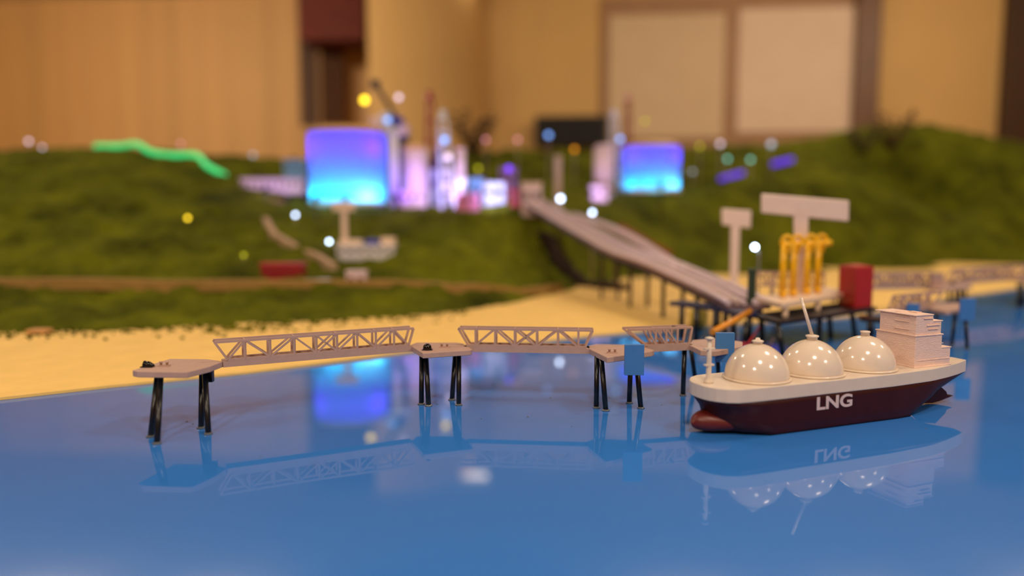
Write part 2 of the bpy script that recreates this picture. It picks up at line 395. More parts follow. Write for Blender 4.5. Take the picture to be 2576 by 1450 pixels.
strip('coast_road', [(-600, 724, 1.40), (0, 716, 1.385), (400, 720, 1.40), (800, 718, 1.44), (1150, 730, 1.52), (1300, 738, 1.56), (1400, 728, 1.62)], .032, m_road,
      'tan dirt road running along the foot of the green hill', 'model road', lift=.010)
m_path = mat('pale_tan_path', (190, 158, 126), .9, var=.1, scale=40)
strip('hill_path', [(668, 560, 1.93), (690, 600, 1.83), (745, 632, 1.74), (800, 655, 1.68), (840, 680, 1.6)], .015, m_path, 'pale curving footpath leading to the white building on the slope', 'model path', lift=.013)
strip('red_soil_track', [(1560, 570, 2.3), (1630, 610, 2.28), (1690, 640, 2.27)], .035, mat('red_soil', (150, 78, 38), .9), 'reddish soil track on the slope right of the pipe road', 'model track')

# ------------------------------------------------------------------ jetty pieces
m_jet = mat('taupe_resin', (186, 153, 139), .55, var=.05, scale=150, bump=.15, bscale=900)
m_leg = mat('black_tube', (9, 9, 13), .3, var=.3, scale=200)
m_blue = mat('blue_panel_paint', (66, 124, 190), .35, var=.03, scale=60, bump=.1, bscale=400)
m_black = mat('black_gloss', (14, 8, 10), .12)
m_bead = mat('clear_glue', (225, 235, 245), .05, spec=.8, sss=.85)
ZD, TH = .051, .0052
DROOT = {}
def platform(name, px, legs, label, fender=None, mm=m_jet, legr=.0024, zd=ZD):
    pts = [W(x, y, zd) for x, y in px]; c = sum(pts, Vector()) / len(pts)
    t = thing(name, (c.x, c.y, 0), label, 'jetty platform', 'jetty platforms on black legs')
    MB().prism([(p.x, p.y) for p in pts], zd - TH, zd).build('deck', mm, t, .0006)
    for (tx, bx_, by_, dy) in legs:
        g = W(bx_, by_, 0); top = at(tx, 700, g.y + dy); top.z = zd - TH + .0008
        lg = MB().tube((g.x, g.y, -.0), top, legr, legr, 14).build('leg', m_leg, t)
        bb = MB(); bb.lathe([(legr * 1.0, .0001), (legr * 1.55, .0002), (legr * 1.4, .0007), (legr * 1.02, .0016)], (g.x, g.y, 0), 14)
        bb.build('glue_fillet', m_bead, lg)
    if fender:
        (x0, y0, x1, y1, Y) = fender
        a = at(x0, y0, Y); e = at(x1, y1, Y)
        MB().box(((a.x + e.x) / 2, Y + .002, (a.z + e.z) / 2), (e.x - a.x, .004, a.z - e.z)).build('fender_panel', m_blue, t, .0004)['label'] = 'blue fender panel'
    return t
P1 = platform('mooring_platform', [(333, 932), (427, 903), (522, 904), (562, 909), (529, 922), (470, 937), (345, 935)],
              [(385, 379, 1100, .022), (393, 395, 1117, .036), (499, 506, 1078, .028), (506, 524, 1093, .036)], 'taupe mooring platform at the far left end of the jetty')
g = W(520, 920, ZD); MB().box((g.x, g.y + .006, ZD - TH - .005), (.0055, .005, .0105)).build('leg_bracket', m_leg, P1)
P2 = platform('mooring_platform', [(1031, 869), (1047, 862), (1150, 862), (1166, 865), (1188, 879), (1184, 881), (1064, 889)],
              [(1059, 1060, 1018, .022), (1069, 1078, 1022, .026), (1145, 1137, 1007, .018), (1153, 1154, 1020, .024)], 'taupe mooring platform between the two long truss walkways')
P3 = platform('breasting_platform', [(1470, 872), (1500, 866), (1600, 868), (1646, 881), (1640, 884), (1527, 900)],
              [(1504, 1500, 1027, .012), (1515, 1524, 1034, .014), (1590, 1583, 1015, .010), (1603, 1612, 1028, .010)], 'taupe breasting platform with blue panel left of ship',
              fender=(1572, 868, 1620, 945, .668))
P4 = platform('breasting_platform', [(1733, 868), (1742, 856), (1800, 851), (1868, 860), (1868, 872), (1800, 884), (1762, 882)],
              [(1718 + 8, 1718, 996, .006), (1738, 1750, 962, .004), (1808, 1808, 970, .006), (1840, 1842, 975, .008)], 'breasting platform half hidden behind the ship bow',
              fender=(1802, 838, 1847, 912, .716))
P5 = platform('breasting_platform', [(2338, 775), (2352, 764), (2408, 762), (2425, 766), (2425, 778), (2380, 784)],
              [(2408, 2394, 872, .008), (2434, 2433, 880, .008), (2360, 2356, 845, .004)], 'breasting platform with blue panel right of the ship bridge tower',
              fender=(2418, 752, 2452, 807, .992))
P6 = platform('mooring_platform', [(2328, 722), (2345, 711), (2440, 714), (2446, 720), (2360, 728)],
              [(2388, 2388, 782, .01), (2404, 2404, 782, .01), (2416, 2418, 788, .01), (2428, 2430, 783, .01)], 'far right mooring platform in front of the beach', legr=.003)
P7 = platform('mooring_platform', [(2540, 700), (2560, 694), (2660, 694), (2660, 702), (2580, 706)],
              [(2564, 2562, 778, .01), (2572, 2574, 774, .01), (2630, 2632, 772, .01)], 'mooring platform at the right edge of view', legr=.0035)

def truss(name, B0, B1, T0, T1, fr, codes, wdt, label, mm=m_jet, drop=0.0, zd=ZD, hh=.0185, mw=.0021, beamw=None):
    """B0,B1 ends of near bottom chord, T0,T1 ends of near top chord (pixels); fr panel points, codes diagonals"""
    a = W(*B0, zd); b_ = W(*B1, zd); ta = W(*T0, zd + hh); tb_ = W(*T1, zd + hh)
    d = (b_ - a).normalized(); nrm = Vector((-d.y, d.x, 0))
    if nrm.y < 0: nrm = -nrm
    # keep the top chord in the vertical plane of the bottom chord
    L_ = (b_ - a).length; s0 = (ta - a).dot(d); s1 = (tb_ - a).dot(d)
    mid = (a + b_) / 2
    t = thing(name, (mid.x, mid.y, 0), label, 'truss walkway', 'truss walkways of the jetty')
    ext = .004
    b = MB(); b.bar(a - d * ext + nrm * wdt / 2 - Vector((0, 0, TH * .5)), b_ + d * ext + nrm * wdt / 2 - Vector((0, 0, TH * .5)), wdt + .002, TH)
    b.build('deck_beam', mm, t)
    for k_ in (0, 1):
        o = nrm * (wdt * k_); A = a + o + Vector((0, 0, mw * .5)); zt = Vector((0, 0, hh - mw)); b = MB()
        P_ = lambda s, top=False: A + d * s + (zt if top else Vector())
        b.bar(P_(0), P_(L_), mw, mw); b.bar(P_(s0, True), P_(s1, True), mw, mw)
        b.bar(P_(0), P_(s0, True), mw, mw * .9); b.bar(P_(L_), P_(s1, True), mw, mw * .9)
        nodes = [0] + [f * L_ for f in fr] + [L_]
        for f in fr: b.bar(P_(f * L_), P_(f * L_, True), mw * .9, mw)
        for i, cde in enumerate(codes):
            l_, r_ = nodes[i], nodes[i + 1]
            if cde in '/X': b.bar(P_(l_), P_(r_, True), mw * .85, mw * .8)
            if cde in '\\X': b.bar(P_(l_, True), P_(r_), mw * .85, mw * .8)
        b.build('side_truss', mm, t)
    for f in fr[::2] + [fr[-1]]:
        b = MB(); b.bar(a + d * f * L_ + zt + Vector((0, 0, mw * .5)), a + d * f * L_ + zt + nrm * wdt + Vector((0, 0, mw * .5)), mw * .6, mw * .6)
        b.build('cross_tie', mm, t)
    return t
f9 = [(x - 870) / 1475 for x in (1000, 1190, 1380, 1555, 1725, 1895, 2055, 2215)]
truss('truss_walkway', (573, 909), (1028, 872), (538, 857), (1050, 828), f9, '/\\/\\X/\\/\\', .0125, 'longest truss walkway, left, leading to the far left platform')
f7 = [(x - 560) / 950 for x in (620, 780, 940, 1120, 1290, 1455)]
truss('truss_walkway', (1178, 872), (1472, 877), (1150, 827), (1492, 833), f7, ' /\\X/\\ ', .0125, 'middle truss walkway ending at the blue panelled platform')
truss('truss_walkway', (1628, 873), (1733, 868), (1588, 831), (1744, 822), [.2, .45, .72], '\\\\\\ ', .0125, 'short blurry truss walkway leading behind ship bow')
truss('truss_walkway', (2258, 780), (2345, 770), (2244, 742), (2372, 735), [.15, .4, .65, .85], '/X\\/\\', .013, 'short truss walkway right behind the ship bridge tower')
truss('truss_walkway', (2190, 722), (2330, 720), (2172, 686), (2345, 684), [.12, .28, .44, .6, .76, .9], '/\\/X\\/\\', .014, 'far truss walkway between red box and right platform', mw=.0030, hh=.0245)
truss('truss_walkway', (2395, 710), (2556, 698), (2376, 674), (2572, 664), [.14, .3, .46, .62, .78, .9], '/\\/X\\/\\', .014, 'far right truss walkway running out of view', mw=.0030, hh=.0245)
truss('truss_walkway', (2580, 697), (2740, 690), (2572, 662), (2760, 658), [.14, .3, .46, .62, .78, .9], '/\\/X\\/\\', .014, 'truss walkway past the right edge of view', mw=.0030, hh=.0245)

p = W(2354, 722, ZD); t = thing('equipment_hut', p, 'small pale hut standing on the far right platform', 'hut')
MB().box((p.x, p.y, ZD + .0115), (.020, .012, .023)).build('body', m_jet, t, .0006); MB().box((p.x, p.y, ZD + .0238), (.023, .014, .0016)).build('roof', m_jet, t)
a = at(2281, 764, 1.02); e = at(2311, 790, 1.02); t = thing('fender_stand', (a.x, 1.02, 0), 'small blue fender stand half hidden behind the ship bridge tower', 'fender')
MB().box(((a.x + e.x) / 2, 1.02, (a.z + e.z) / 2), (e.x - a.x, .004, a.z - e.z)).build('fender_panel', m_blue, t, .0004)
for x in (a.x + .004, e.x - .004): MB().tube((x, 1.024, 0), (x, 1.024, a.z - .004), .0024, .0024, 10).build('leg', m_leg, t)

# bollards and hooks
def bollards(px, py, label, s=1.0):
    p = W(px, py, ZD)
    t = thing('twin_bollard', p, label, 'bollard', 'twin bollards on the platforms')
    MB().box((p.x, p.y, ZD + .0006), (.0095 * s, .0035, .0012)).build('base_plate', m_jet, t)
    for q in (-1, 1):
        x = p.x + q * .0026 * s
        b = MB(); b.lathe([(.0011, .001), (.0010, .0030), (.0016, .0034), (.0016, .0042)], (x, p.y, ZD), 12); b.build('post', m_jet, t)
bollards(413, 922, 'twin taupe bollard on the far left platform'); bollards(1118, 875, 'twin taupe bollard beside black hook on second platform'); bollards(1540, 889, 'twin taupe bollard beside the blue panel')
bollards(1815, 862, 'twin bollard on platform behind the ship bow')
def hook(px, py, label, lump=False):
    p = W(px, py, ZD); t = thing('mooring_hook', p, label, 'mooring hook')
    b = MB()
    if lump:
        b.ball((p.x, p.y, ZD + .002), .0036, 14, 8, (1.2, .9, .85)); b.ball((p.x + .003, p.y, ZD + .0015), .0022, 12, 8, (1.4, 1, .9)); b.ball((p.x - .002, p.y, ZD + .004), .0016, 10, 6)
    else:
        b.lathe([(.0041, 0), (.0041, .0022), (.0036, .0044), (.0022, .0058), (.0004, .0062)], (p.x, p.y, ZD), 20)
    b.build('housing', m_black, t)
    MB().box((p.x, p.y, ZD + .0004), (.010, .006, .0008)).build('base_plate', m_black, t)
hook(1075, 881, 'shiny black domed hook on the second platform'); hook(371, 924, 'black lumpy hook on the far left platform', True)
hook(2395, 716, 'small dark hook on the far right platform')

# specks of clear glue on the sea
WHERE = ['under the middle walkway, right of centre', 'in open water right of the far left platform', 'alone below the longest walkway', 'behind the far left platform legs', 'right behind the far left platform legs', 'left one of a pair below the middle walkway', 'right one of a pair below the middle walkway', 'below the middle walkway nearest the shore light', 'centred below the middle walkway', 'left of the blue panelled platform leg', 'in front of the blue panelled platform', 'between the second platform legs, left', 'between the second platform legs, right', 'between blue panelled platform and ship bow', 'behind the ship stern']
for i, (x, y) in enumerate([(1328, 1050), (655, 1152), (790, 1172), (470, 1062), (485, 1068), (1186, 970), (1240, 968), (1265, 1000), (1210, 1055), (1385, 1002), (1438, 1074), (1080, 1010), (1100, 1018), (1665, 1020), (2330, 1080)]):
    p = W(x, y); tag(MB().ball((p.x, p.y, .0002), .0007 if i % 3 else .0010, 8, 6, (1, 1, .6)).build('glue_speck', m_bead), 'tiny clear glue speck on the sea, ' + WHERE[i], 'glue speck', 'glue specks on the sea sheet')

# ------------------------------------------------------------------ the ship
m_hull = mat('maroon_black_paint', (54, 12, 10), .42, var=.12, scale=80, bump=.12, bscale=500, spec=.3)
m_bulb = mat('brick_red_paint', (98, 26, 18), .4, var=.1, scale=60)
m_ship = mat('ivory_gloss_paint', (228, 210, 190), .16, var=.02, scale=80, coat=.5)
m_deck = mat('ivory_deck_paint', (220, 203, 185), .35, var=.03, scale=80, bump=.1, bscale=700)
m_super = mat('pinkish_resin', (238, 206, 190), .5, var=.06, scale=120, bump=.5, bscale=420, stretch=(1, 1, 3))
ship = thing('tanker_ship', (.2585, .6510, .0004), 'model gas tanker with three ivory domes and LNG on its maroon hull', 'model ship', rz=math.radians(21.5), local=True)
bs = [-.1145, -.1140, -.1125, -.1095, -.1035, -.095, -.080, -.04, .03, .07, .12, .148, .167, .181, .186]
bw = [.0005, .008, .0130, .0185, .0250, .0292, .0306, .0307, .0303, .0305, .0268, .0205, .0148, .0096, .0078]
ss = np.concatenate([np.array([-.1145, -.1143, -.1140, -.1134, -.1125, -.1111, -.1095, -.1065, -.1035, -.102, -.095, -.085]), np.linspace(-.075, .174, 36), [.1805, .1835, .186]])
ww = np.interp(ss, bs, bw)
# deck slab
ol = [(s, -w_) for s, w_ in zip(ss, ww)] + [(s, w_) for s, w_ in zip(ss[::-1], ww[::-1])]
MB().prism(ol, .0275, .039).build('deck', m_deck, ship, .0007)
# hull
def keel(s):
    return float(np.interp(s, [-.13, -.11, .092, .114, .135, .158, .178, .190], [.0015, 0, 0, .0085, .0160, .0215, .0260, .0285]))
NL = 9; hs = []
zt = .0298
stem = lambda z: float(np.interp(z, [0, .006, .012, .019, .024, .0296], [-.100, -.104, -.1055, -.1060, -.1090, -.1135]))
for s in ss[:-1]:
    row = []
    for j in range(NL):
        u = (j / (NL - 1)) ** 1.3
        zk = keel(s); z = zk + (zt - zk) * u
        st = stem(z); s2 = st + (s + .1145) * ((.184 - st) / (.184 + .1145))
        wtop = float(np.interp(s, bs, bw)) * .985
        p_ = float(np.interp(s, [-.1165, -.098, -.075, .09, .13, .19], [1.8, 4, 12, 12, 3.5, 1.8]))
        wz = wtop * max(.02, (1 - (1 - u) ** p_) ** (1 / p_)) if u > 0 else wtop * float(np.interp(p_, [1.8, 12], [.10, .97]))
        if s < -.08: wz *= float(np.interp(z, [0, .021, .0296], [min(1, .72 + (s + .1145) * 7), min(1, .80 + (s + .1145) * 5), 1]))
        row.append((s2, wz, z))
    hs.append(row)
b = MB(); vs_ = []; n = len(hs)
for row in hs:
    vs_ += [(x, -w_, z) for x, w_, z in row[::-1]] + [(x, w_, z) for x, w_, z in row]
K = 2 * NL; fs = [(i * K + j, i * K + j + 1, (i + 1) * K + j + 1, (i + 1) * K + j) for i in range(n - 1) for j in range(K - 1)]
fs += [(i * K, (i + 1) * K, (i + 1) * K + K - 1, i * K + K - 1) for i in range(n - 1)]
fs += [tuple(range(K - 1, -1, -1)), tuple((n - 1) * K + j for j in range(K))]
b.add(vs_, fs, True); hull = b.build('hull', m_hull, ship)
b = MB(); prof = []
for i in range(13):
    t_ = i / 12; a = math.pi * t_ * .5
    prof.append((.0, 0))
rings = 14; seg = 20; vs_ = []
for i in range(rings + 1):
    t_ = i / rings; sx = -.1195 + .050 * t_ ** 1.2
    rr = math.sqrt(max(0, 1 - (1 - min(1, t_ * 1.9)) ** 2)); ry = .0060 + .0205 * t_ ** .9
    for k_ in range(seg):
        a = 2 * math.pi * k_ / seg
        vs_.append((sx, ry * rr * math.cos(a), (.0092 + .0092 * rr * math.sin(a))))
fs = [(i * seg + k_, i * seg + (k_ + 1) % seg, (i + 1) * seg + (k_ + 1) % seg, (i + 1) * seg + k_) for i in range(rings) for k_ in range(seg)] + [tuple(range(seg)), tuple(rings * seg + k_ for k_ in range(seg))]
b.add(vs_, fs, True).build('bulbous_bow', m_bulb, ship)
# domes
DS = [-.0545, .0040, .0650]; R = .0268
for i, s in enumerate(DS):
    b = MB(); prof = [(R * math.cos(math.radians(a)), (.001 + R * 1.07 * math.sin(math.radians(a))) ) for a in range(0, 90, 5)] + [(.0005, .001 + R * 1.07)]
    d_ = b.lathe(prof, (s, 0, .039), 56).build('dome', m_ship, ship)
    b = MB(); rp = [(R + .0008 + .0009 * math.cos(math.radians(a)), .0010 + .0009 * math.sin(math.radians(a))) for a in range(-90, 91, 30)]
    b.lathe([(R - .001, .0001)] + rp + [(R - .001, .0019)], (s, 0, .039), 56).build('rim', m_ship, d_)
    b = MB()
    if i == 1: b.lathe([(.0045, -.0008), (.0045, .0022), (.0056, .0024), (.0056, .0036), (.0035, .0042), (.0006, .0044)], (s, 0, .0400 + R * 1.07), 24)
    elif i == 0: b.lathe([(.0042, -.0008), (.0040, .0014), (.0050, .0017), (.0048, .0027), (.0020, .0034), (.0018, .0048), (.0004, .0052)], (s, 0, .0400 + R * 1.07), 24)
    else: b.lathe([(.0040, -.0008), (.0036, .0024), (.0044, .0026), (.0042, .0040), (.0004, .0043)], (s, 0, .0400 + R * 1.07), 24)
    b.build('cap', m_ship, d_)
# thin boom on the middle dome leaning to the left
MB().tube((.004, 0, .0720), (-.0045, .006, .1050), .0016, .0013, 12).build('boom', m_ship, ship)
# bow mast
b = MB(); b.lathe([(.0042, .0), (.0036, .0016), (.0022, .005), (.0020, .020), (.0019, .038)], (-.1035, .0, .039), 16)
b.build('mast', m_deck, ship)
b = MB(); b.lathe([(.0008, .0355), (.0036, .0365), (.0036, .0378), (.001, .0385)], (-.1035, 0, .039), 16)
b.build('mast_cap', m_deck, ship)
for z, l_ in ((.0285, .0095), (.0150, .0085)):
    MB().box((-.1035, 0, .039 + z), (l_, .0036, .0016)).build('crossbar', m_deck, ship, .0003)
# superstructure: stepped blocks
SH_ = -.003; sup = MB(); H0 = .039
def prof_block(b, pr, n0, n1):
    b.slab([(s + SH_, n0, z) for s, z in pr], (0, n1 - n0, 0))
prof_block(sup, [(.1085, H0), (.153, H0), (.153, .0555), (.1415, .0555), (.1415, .0680), (.1085, .0680)], -.0186, .0250)
prof_block(sup, [(.1090, .0680), (.1405, .0680), (.1405, .0805), (.1300, .0805), (.1300, .0868), (.1090, .0868)], -.0180, .0220)
so = sup.build('bridge_tower', m_super, ship, .0004)
b = MB()
b.box((.1310, .0032, H0 + .0006), (.0465, .0455, .0012))
b.box((.1251, .0032, .0682), (.0350, .0450, .0010)); b.box((.1185, .0038, .0868), (.0228, .0450, .0009))
b.box((.1475, .0032, .0556), (.0125, .0445, .0009)); b.box((.1360, .0020, .0806), (.0115, .0410, .0009))
b.build('balcony_ledge', m_super, so, .0002)
b = MB()
for z, s0, s1 in ((.0455, .112, .152), (.0770, .122, .138), (.0735, .124, .136), (.0600, .1415, .1428), (.0835, .118, .129)):
    b.box(((s0 + s1) / 2, -.0184 if z < .068 else -.0182, z), (s1 - s0, .0014, .0007))
for z in (.073, .0800, .0845): b.box((.1088, -.003, z), (.0012, .016, .0005))
b.build('side_ledge', m_super, so)
b = MB(); b.box((.1235, -.004, .0876), (.006, .009, .0014)); b.box((.1175, .005, .0873), (.010, .006, .0009)); b.build('roof_hatch', m_super, so)
# rudder fin behind the propeller
b = MB(); b.slab([(.122, -.003, .0030), (.150, -.003, .0006), (.160, -.003, .0016), (.178, -.003, .0055), (.170, -.003, .0068), (.168, -.003, .0105), (.156, -.003, .0190), (.138, -.003, .0160)], (0, .006, 0))
b.build('rudder', m_hull, ship, .0006)
# lettering on the side
def text_mesh(txt, size, name, mm, parent, M, width=None):
    cu = bpy.data.curves.new(name, 'FONT'); cu.body = txt; cu.size = size; cu.extrude = .00018; cu.offset = size * .028
    o = bpy.data.objects.new(name, cu); COL.objects.link(o); bpy.context.view_layer.update()
    me_ = bpy.data.meshes.new_from_object(o.evaluated_get(bpy.context.evaluated_depsgraph_get())); bpy.data.objects.remove(o)
    xs = [v.co.x for v in me_.vertices]; ys = [v.co.y for v in me_.vertices]
    cx, cy = (min(xs) + max(xs)) / 2, (min(ys) + max(ys)) / 2; k_ = (width / (max(xs) - min(xs))) if width else 1
    me_.transform(M @ Matrix.Diagonal((k_, 1, 1, 1)) @ Matrix.Translation((-cx, -cy, 0)))
    me_.materials.clear(); me_.materials.append(mm); q = bpy.data.objects.new(name, me_); COL.objects.link(q); q.parent = parent
    return q
m_let = mat('letter_vinyl', (214, 192, 190), .5, var=.02)
Mt = Matrix.Translation((.0022, -.0305, .0222)) @ Matrix.Rotation(math.radians(90), 4, 'X')
text_mesh('LNG', .0149, 'ship_lettering', m_let, ship, Mt, width=.0385)['label'] = 'white letters LNG'

for o in so.children: o.location.x = SH_
for o in ship.children:
    if o.name.split('.')[0] not in ('hull', 'bulbous_bow', 'rudder', 'ship_lettering'): o.location.z = .0018

# ------------------------------------------------------------------ loading platform
m_dk = mat('dark_brown_beam', (34, 24, 22), .4, var=.2, scale=80)
m_white = mat('cream_slab_paint', (236, 208, 180), .45, var=.04, scale=70)
m_redm = mat('red_box_paint', (176, 26, 24), .4, var=.05, scale=50)
m_yel = mat('amber_yellow_resin', (250, 186, 6), .3, var=.12, scale=160, sss=.0)
ZS = .045
A, B_, C_ = W(1888, 790, ZS), W(1962, 808, ZS), W(2206, 773, ZS); D_ = A + C_ - B_
t = thing('loading_platform', (B_.x, B_.y, 0), 'dark framed loading platform behind the ship with cream slab on top', 'jetty platform')
b = MB(); ctr = (A + B_ + C_ + D_) / 4
b.prism([(p.x, p.y) for p in (A, B_, C_, D_)], ZS - .0055, ZS); b.build('base_frame', m_dk, t, .0005)
for (tx, bx_, by_, dy) in [(1882, 1870, 884, .004), (1960, 1970, 897, .008), (2066, 2060, 868, .004), (2146, 2152, 852, .004), (1918, 1918, 868, .01), (2088, 2090, 850, .02), (2190, 2196, 845, .0)]:
    g = W(bx_, by_, 0); top = at(tx, 700, g.y + dy); top.z = ZS - .005
    MB().tube(g, top, .0036, .0036, 14).build('leg', m_leg, t)
ZU = .0634
a, e, f = W(1900, 748, ZU), W(1967, 764, ZU), W(2144, 734, ZU); g = a + f - e
MB().prism([(p.x, p.y) for p in (a, e, f, g)], ZU - .0068, ZU).build('upper_slab', m_white, t, .0007)['label'] = 'cream upper slab'
cc = (a + e + f + g) / 4
for p in (a, e, f, g, (e + f) / 2, (a + g) / 2, (f + g) / 2):
    q = p.lerp(cc, .13); MB().box((q.x, q.y, (ZU - .0068 + ZS) / 2), (.0065, .0065, ZU - .0068 - ZS)).build('short_post', m_white, t)
# side walkway to the right of the platform
p = W(2165, 800, .042); q = W(2330, 812, .042)
b = MB(); b.prism([(p.x, p.y), (q.x, q.y), (q.x + .01, q.y + .03), (p.x + .01, p.y + .03)], .037, .042); b.build('side_deck', m_dk, t)
for (x, y) in ((2188, 868), (2240, 872), (2290, 876)):
    g2 = W(x, y); MB().tube(g2, (g2.x, g2.y + .005, .038), .0034, .0034, 12).build('leg', m_leg, t)
# yellow loading cranes
def arm(px, py, label, first):
    p = W(px, py, ZU); t = thing('cargo_crane', p, label, 'crane', 'yellow loading cranes on the cream slab', local=True)
    MB().ball((0, 0, .0058), .0062, 16, 10).build('base_ball', m_yel, t)
    b = MB(); b.tube((0, 0, .009), (0, 0, .080), .0046, .0042, 14); b.tube((-.0045, -.004, .010), (-.0035, -.004, .074), .0030, .0028, 10)
    for z in (.022, .036, .052, .066): b.lathe([(.0040, -.0008), (.0052, -.0004), (.0052, .0006), (.0040, .0010)], (0, 0, z), 14)
    b.build('riser', m_yel, t)
    b = MB(); pts = [(-.0045 + .0075 - .0075 * math.cos(a), -.001, .0755 + .0105 * math.sin(a)) for a in np.linspace(-.2, math.pi + .2, 14)]
    b.path(pts, .0030, 10); b.build('top_elbow', m_yel, t)
    b = MB(); b.ball((.0055, -.004, .0735), .0050, 14, 8); b.tube((.0055, -.008, .0735), (.0055, .002, .0735), .0034, .0034, 12)
    b.build('swivel_joint', m_yel, t)
    b = MB(); b.tube((.006, -.004, .0715), (.0035, -.004, .0600), .0022, .0012, 10); b.build('drop_pipe', m_yel, t)
    return t
ARMS = [(1969, 749, 'leftmost of the four yellow loading cranes'), (1995, 746, 'second yellow loading crane from left, beside the white T stem'),
        (2029, 741, 'third yellow loading crane from left, right of the white T stem'), (2056, 738, 'rightmost of the four yellow loading cranes')]
base = arm(*ARMS[0], True)
for x, y, lab in ARMS[1:]:
    c_ = copy_tree(base); c_.location = W(x, y, ZU); c_['label'] = lab
last = c_; b = MB(); b.tube((.004, -.002, .0745), (.0165, -.002, .0745), .0040, .0048, 12); b.build('end_nozzle', m_yel, last)
# red box
a, e, f = W(2107, 766, ZS), W(2150, 777, ZS), W(2194, 771, ZS); g = a + f - e
f = e + (f - e); t = thing('red_control_box', (e.x, e.y, ZS), 'tall red box standing on dark platform right of yellow cranes', 'control box')
MB().prism([(p.x, p.y) for p in (a, e, f, g)], ZS, ZS + .0590).build('body', m_redm, t, .0008)
c0 = (a + e + f + g) / 4
MB().prism([(p.lerp(c0, .35).x, p.lerp(c0, .35).y) for p in (a, e, f, g)], ZS + .0590, ZS + .0602).build('roof_plate', mat('pinkish_red_paint', (206, 96, 84), .3), t)
# white T signs
m_sign = mat('blank_sign_board', (238, 212, 196), .5, var=.03, scale=60)
def tsign(name, head, stem_, Y, zb, label):
    t = thing(name, (at(stem_[0], 600, Y).x, Y, zb), label, 'signboard')
    MB().slab([at(x, y, Y) for x, y in head], (0, .005, 0)).build('sign_board', m_sign, t, .002)
    x0, x1, x2, x3, yt = stem_
    A_ = at(x0, yt, Y); B2 = at(x1, yt, Y); C2 = at(x3, 730, Y); D2 = at(x2, 730, Y); C2.z = D2.z = zb
    MB().slab([A_ + Vector((0, .0005, 0)), B2 + Vector((0, .0005, 0)), C2 + Vector((0, .0005, 0)), D2 + Vector((0, .0005, 0))], (0, .004, 0)).build('sign_post', m_sign, t)
tsign('blank_signboard', [(1916, 487), (2137, 505), (2136, 558), (1916, 536)], (1998, 2035, 2003, 2028, 530), 1.105, ZU, 'large blank white T-shaped signboard behind the yellow cranes')
tsign('blank_signboard', [(1816, 525), (1891, 530), (1889, 575), (1817, 566)], (1840, 1862, 1838, 1856, 560), 1.30, .003, 'small blank white T-shaped signboard standing beside the pipe road')
# grey truss rail behind the arms
t = thing('guard_truss', at(1990, 740, 1.09), 'grey truss rail behind the yellow loading cranes', 'truss rail')
b = MB(); Yg = 1.14
for y in (686, 718): b.bar(at(1905, y, Yg), at(2075, y + 1, Yg), .0035, .0035)
for i in range(9):
    x0 = 1907 + i * 20.8; b.bar(at(x0, 686, Yg), at(x0, 718, Yg), .0022, .0022)
    if i < 8: b.bar(at(x0, 718 if i % 2 else 686, Yg), at(x0 + 20.8, 686 if i % 2 else 718, Yg), .002, .002)
b.build('truss', m_jet, t)
for x in (1943, 2060):
    p_ = at(x, 700, Yg); MB().tube((p_.x, Yg, ZS - .02 if x > 2000 else ZS - .003), (p_.x, Yg, p_.z), .003, .003, 10).build('post', m_jet, t)
# dark green post
t = thing('green_post', W(1889, 786, ZS), 'dark green square post at the left end of loading platform', 'post')
p = at(1889, 790, W(1900, 786, ZS).y); p2 = at(1889, 680, p.y)
MB().box((p.x, p.y, (ZS + p2.z) / 2), (.0095, .008, p2.z - ZS)).build('shaft', mat('dark_green_paint', (40, 58, 38), .5), t, .0006)
MB().box((p.x, p.y, p2.z + .0008), (.0115, .0095, .0016)).build('cap', mat('dark_green_paint', (40, 58, 38), .5), t)
# orange tube and red wires
a = at(1886, 784, .985); b_ = at(1792, 836, .90)
tag(MB().path([a, a.lerp(b_, .5) + Vector((0, 0, -.001)), b_], .0040, 12).build('orange_tube', mat('orange_tube', (224, 142, 20), .3)), 'amber orange tube slanting down from platform corner to the left', 'tube')
m_wire = mat('red_wire', (205, 22, 40), .3); m_gw = mat('clear_wire', (168, 140, 146), .3)
for pts_, mm, lab, rr in [([(1912, 822, 1.0), (1898, 842, .99), (1884, 862, .97), (1874, 892, .96)], m_wire, 'red wire curling down at the left platform leg', .0011),
                      ([(1945, 822, 1.02), (1946, 850, 1.01), (1936, 872, 1.0), (1918, 880, .99)], m_gw, 'dull pink wire looping below the loading platform', .0013),
                      ([(1872, 862, .955), (1873, 880, .955)], m_wire, 'short bright red wire end beside the first dome', .0014)]:
    q = [at(*p_) for p_ in pts_]; q[-1].z = max(.001, q[-1].z)
    if len(q) > 2 or True: q[-1].z = .0012
    tag(MB().path(q, rr, 8).build('wire', mm), lab, 'wire', 'loose wires under the platform')

# ------------------------------------------------------------------ pipe road from plant to platform
m_lil = mat('lilac_grey_plastic', (196, 170, 162), .45, var=.08, scale=30)
m_lil2 = mat('pale_lilac_pipe', (222, 200, 206), .35, var=.08, scale=30)
m_brn = mat('brown_underframe', (62, 42, 34), .7, var=.2, scale=30)
cl = [at(1335, 512, 2.07), at(1420, 556, 1.85), at(1500, 600, 1.66), at(1570, 636, 1.50), at(1650, 662, 1.36), at(1740, 700, 1.22), at(1820, 736, 1.11), at(1884, 768, 1.025)]
cl[0].z = max(cl[0].z, .215)
t = thing('pipe_road', (cl[4].x, cl[4].y, 0), 'long lilac-grey pipe road descending from the plant to the loading platform', 'pipe bridge')
def off(pts, o, dz):
    r_ = []
    for i, p in enumerate(pts):
        d = pts[min(i + 1, len(pts) - 1)] - pts[max(i - 1, 0)]; d.z = 0; d.normalize(); r_.append(p + Vector((-d.y, d.x, 0)) * o + Vector((0, 0, dz)))
    return r_
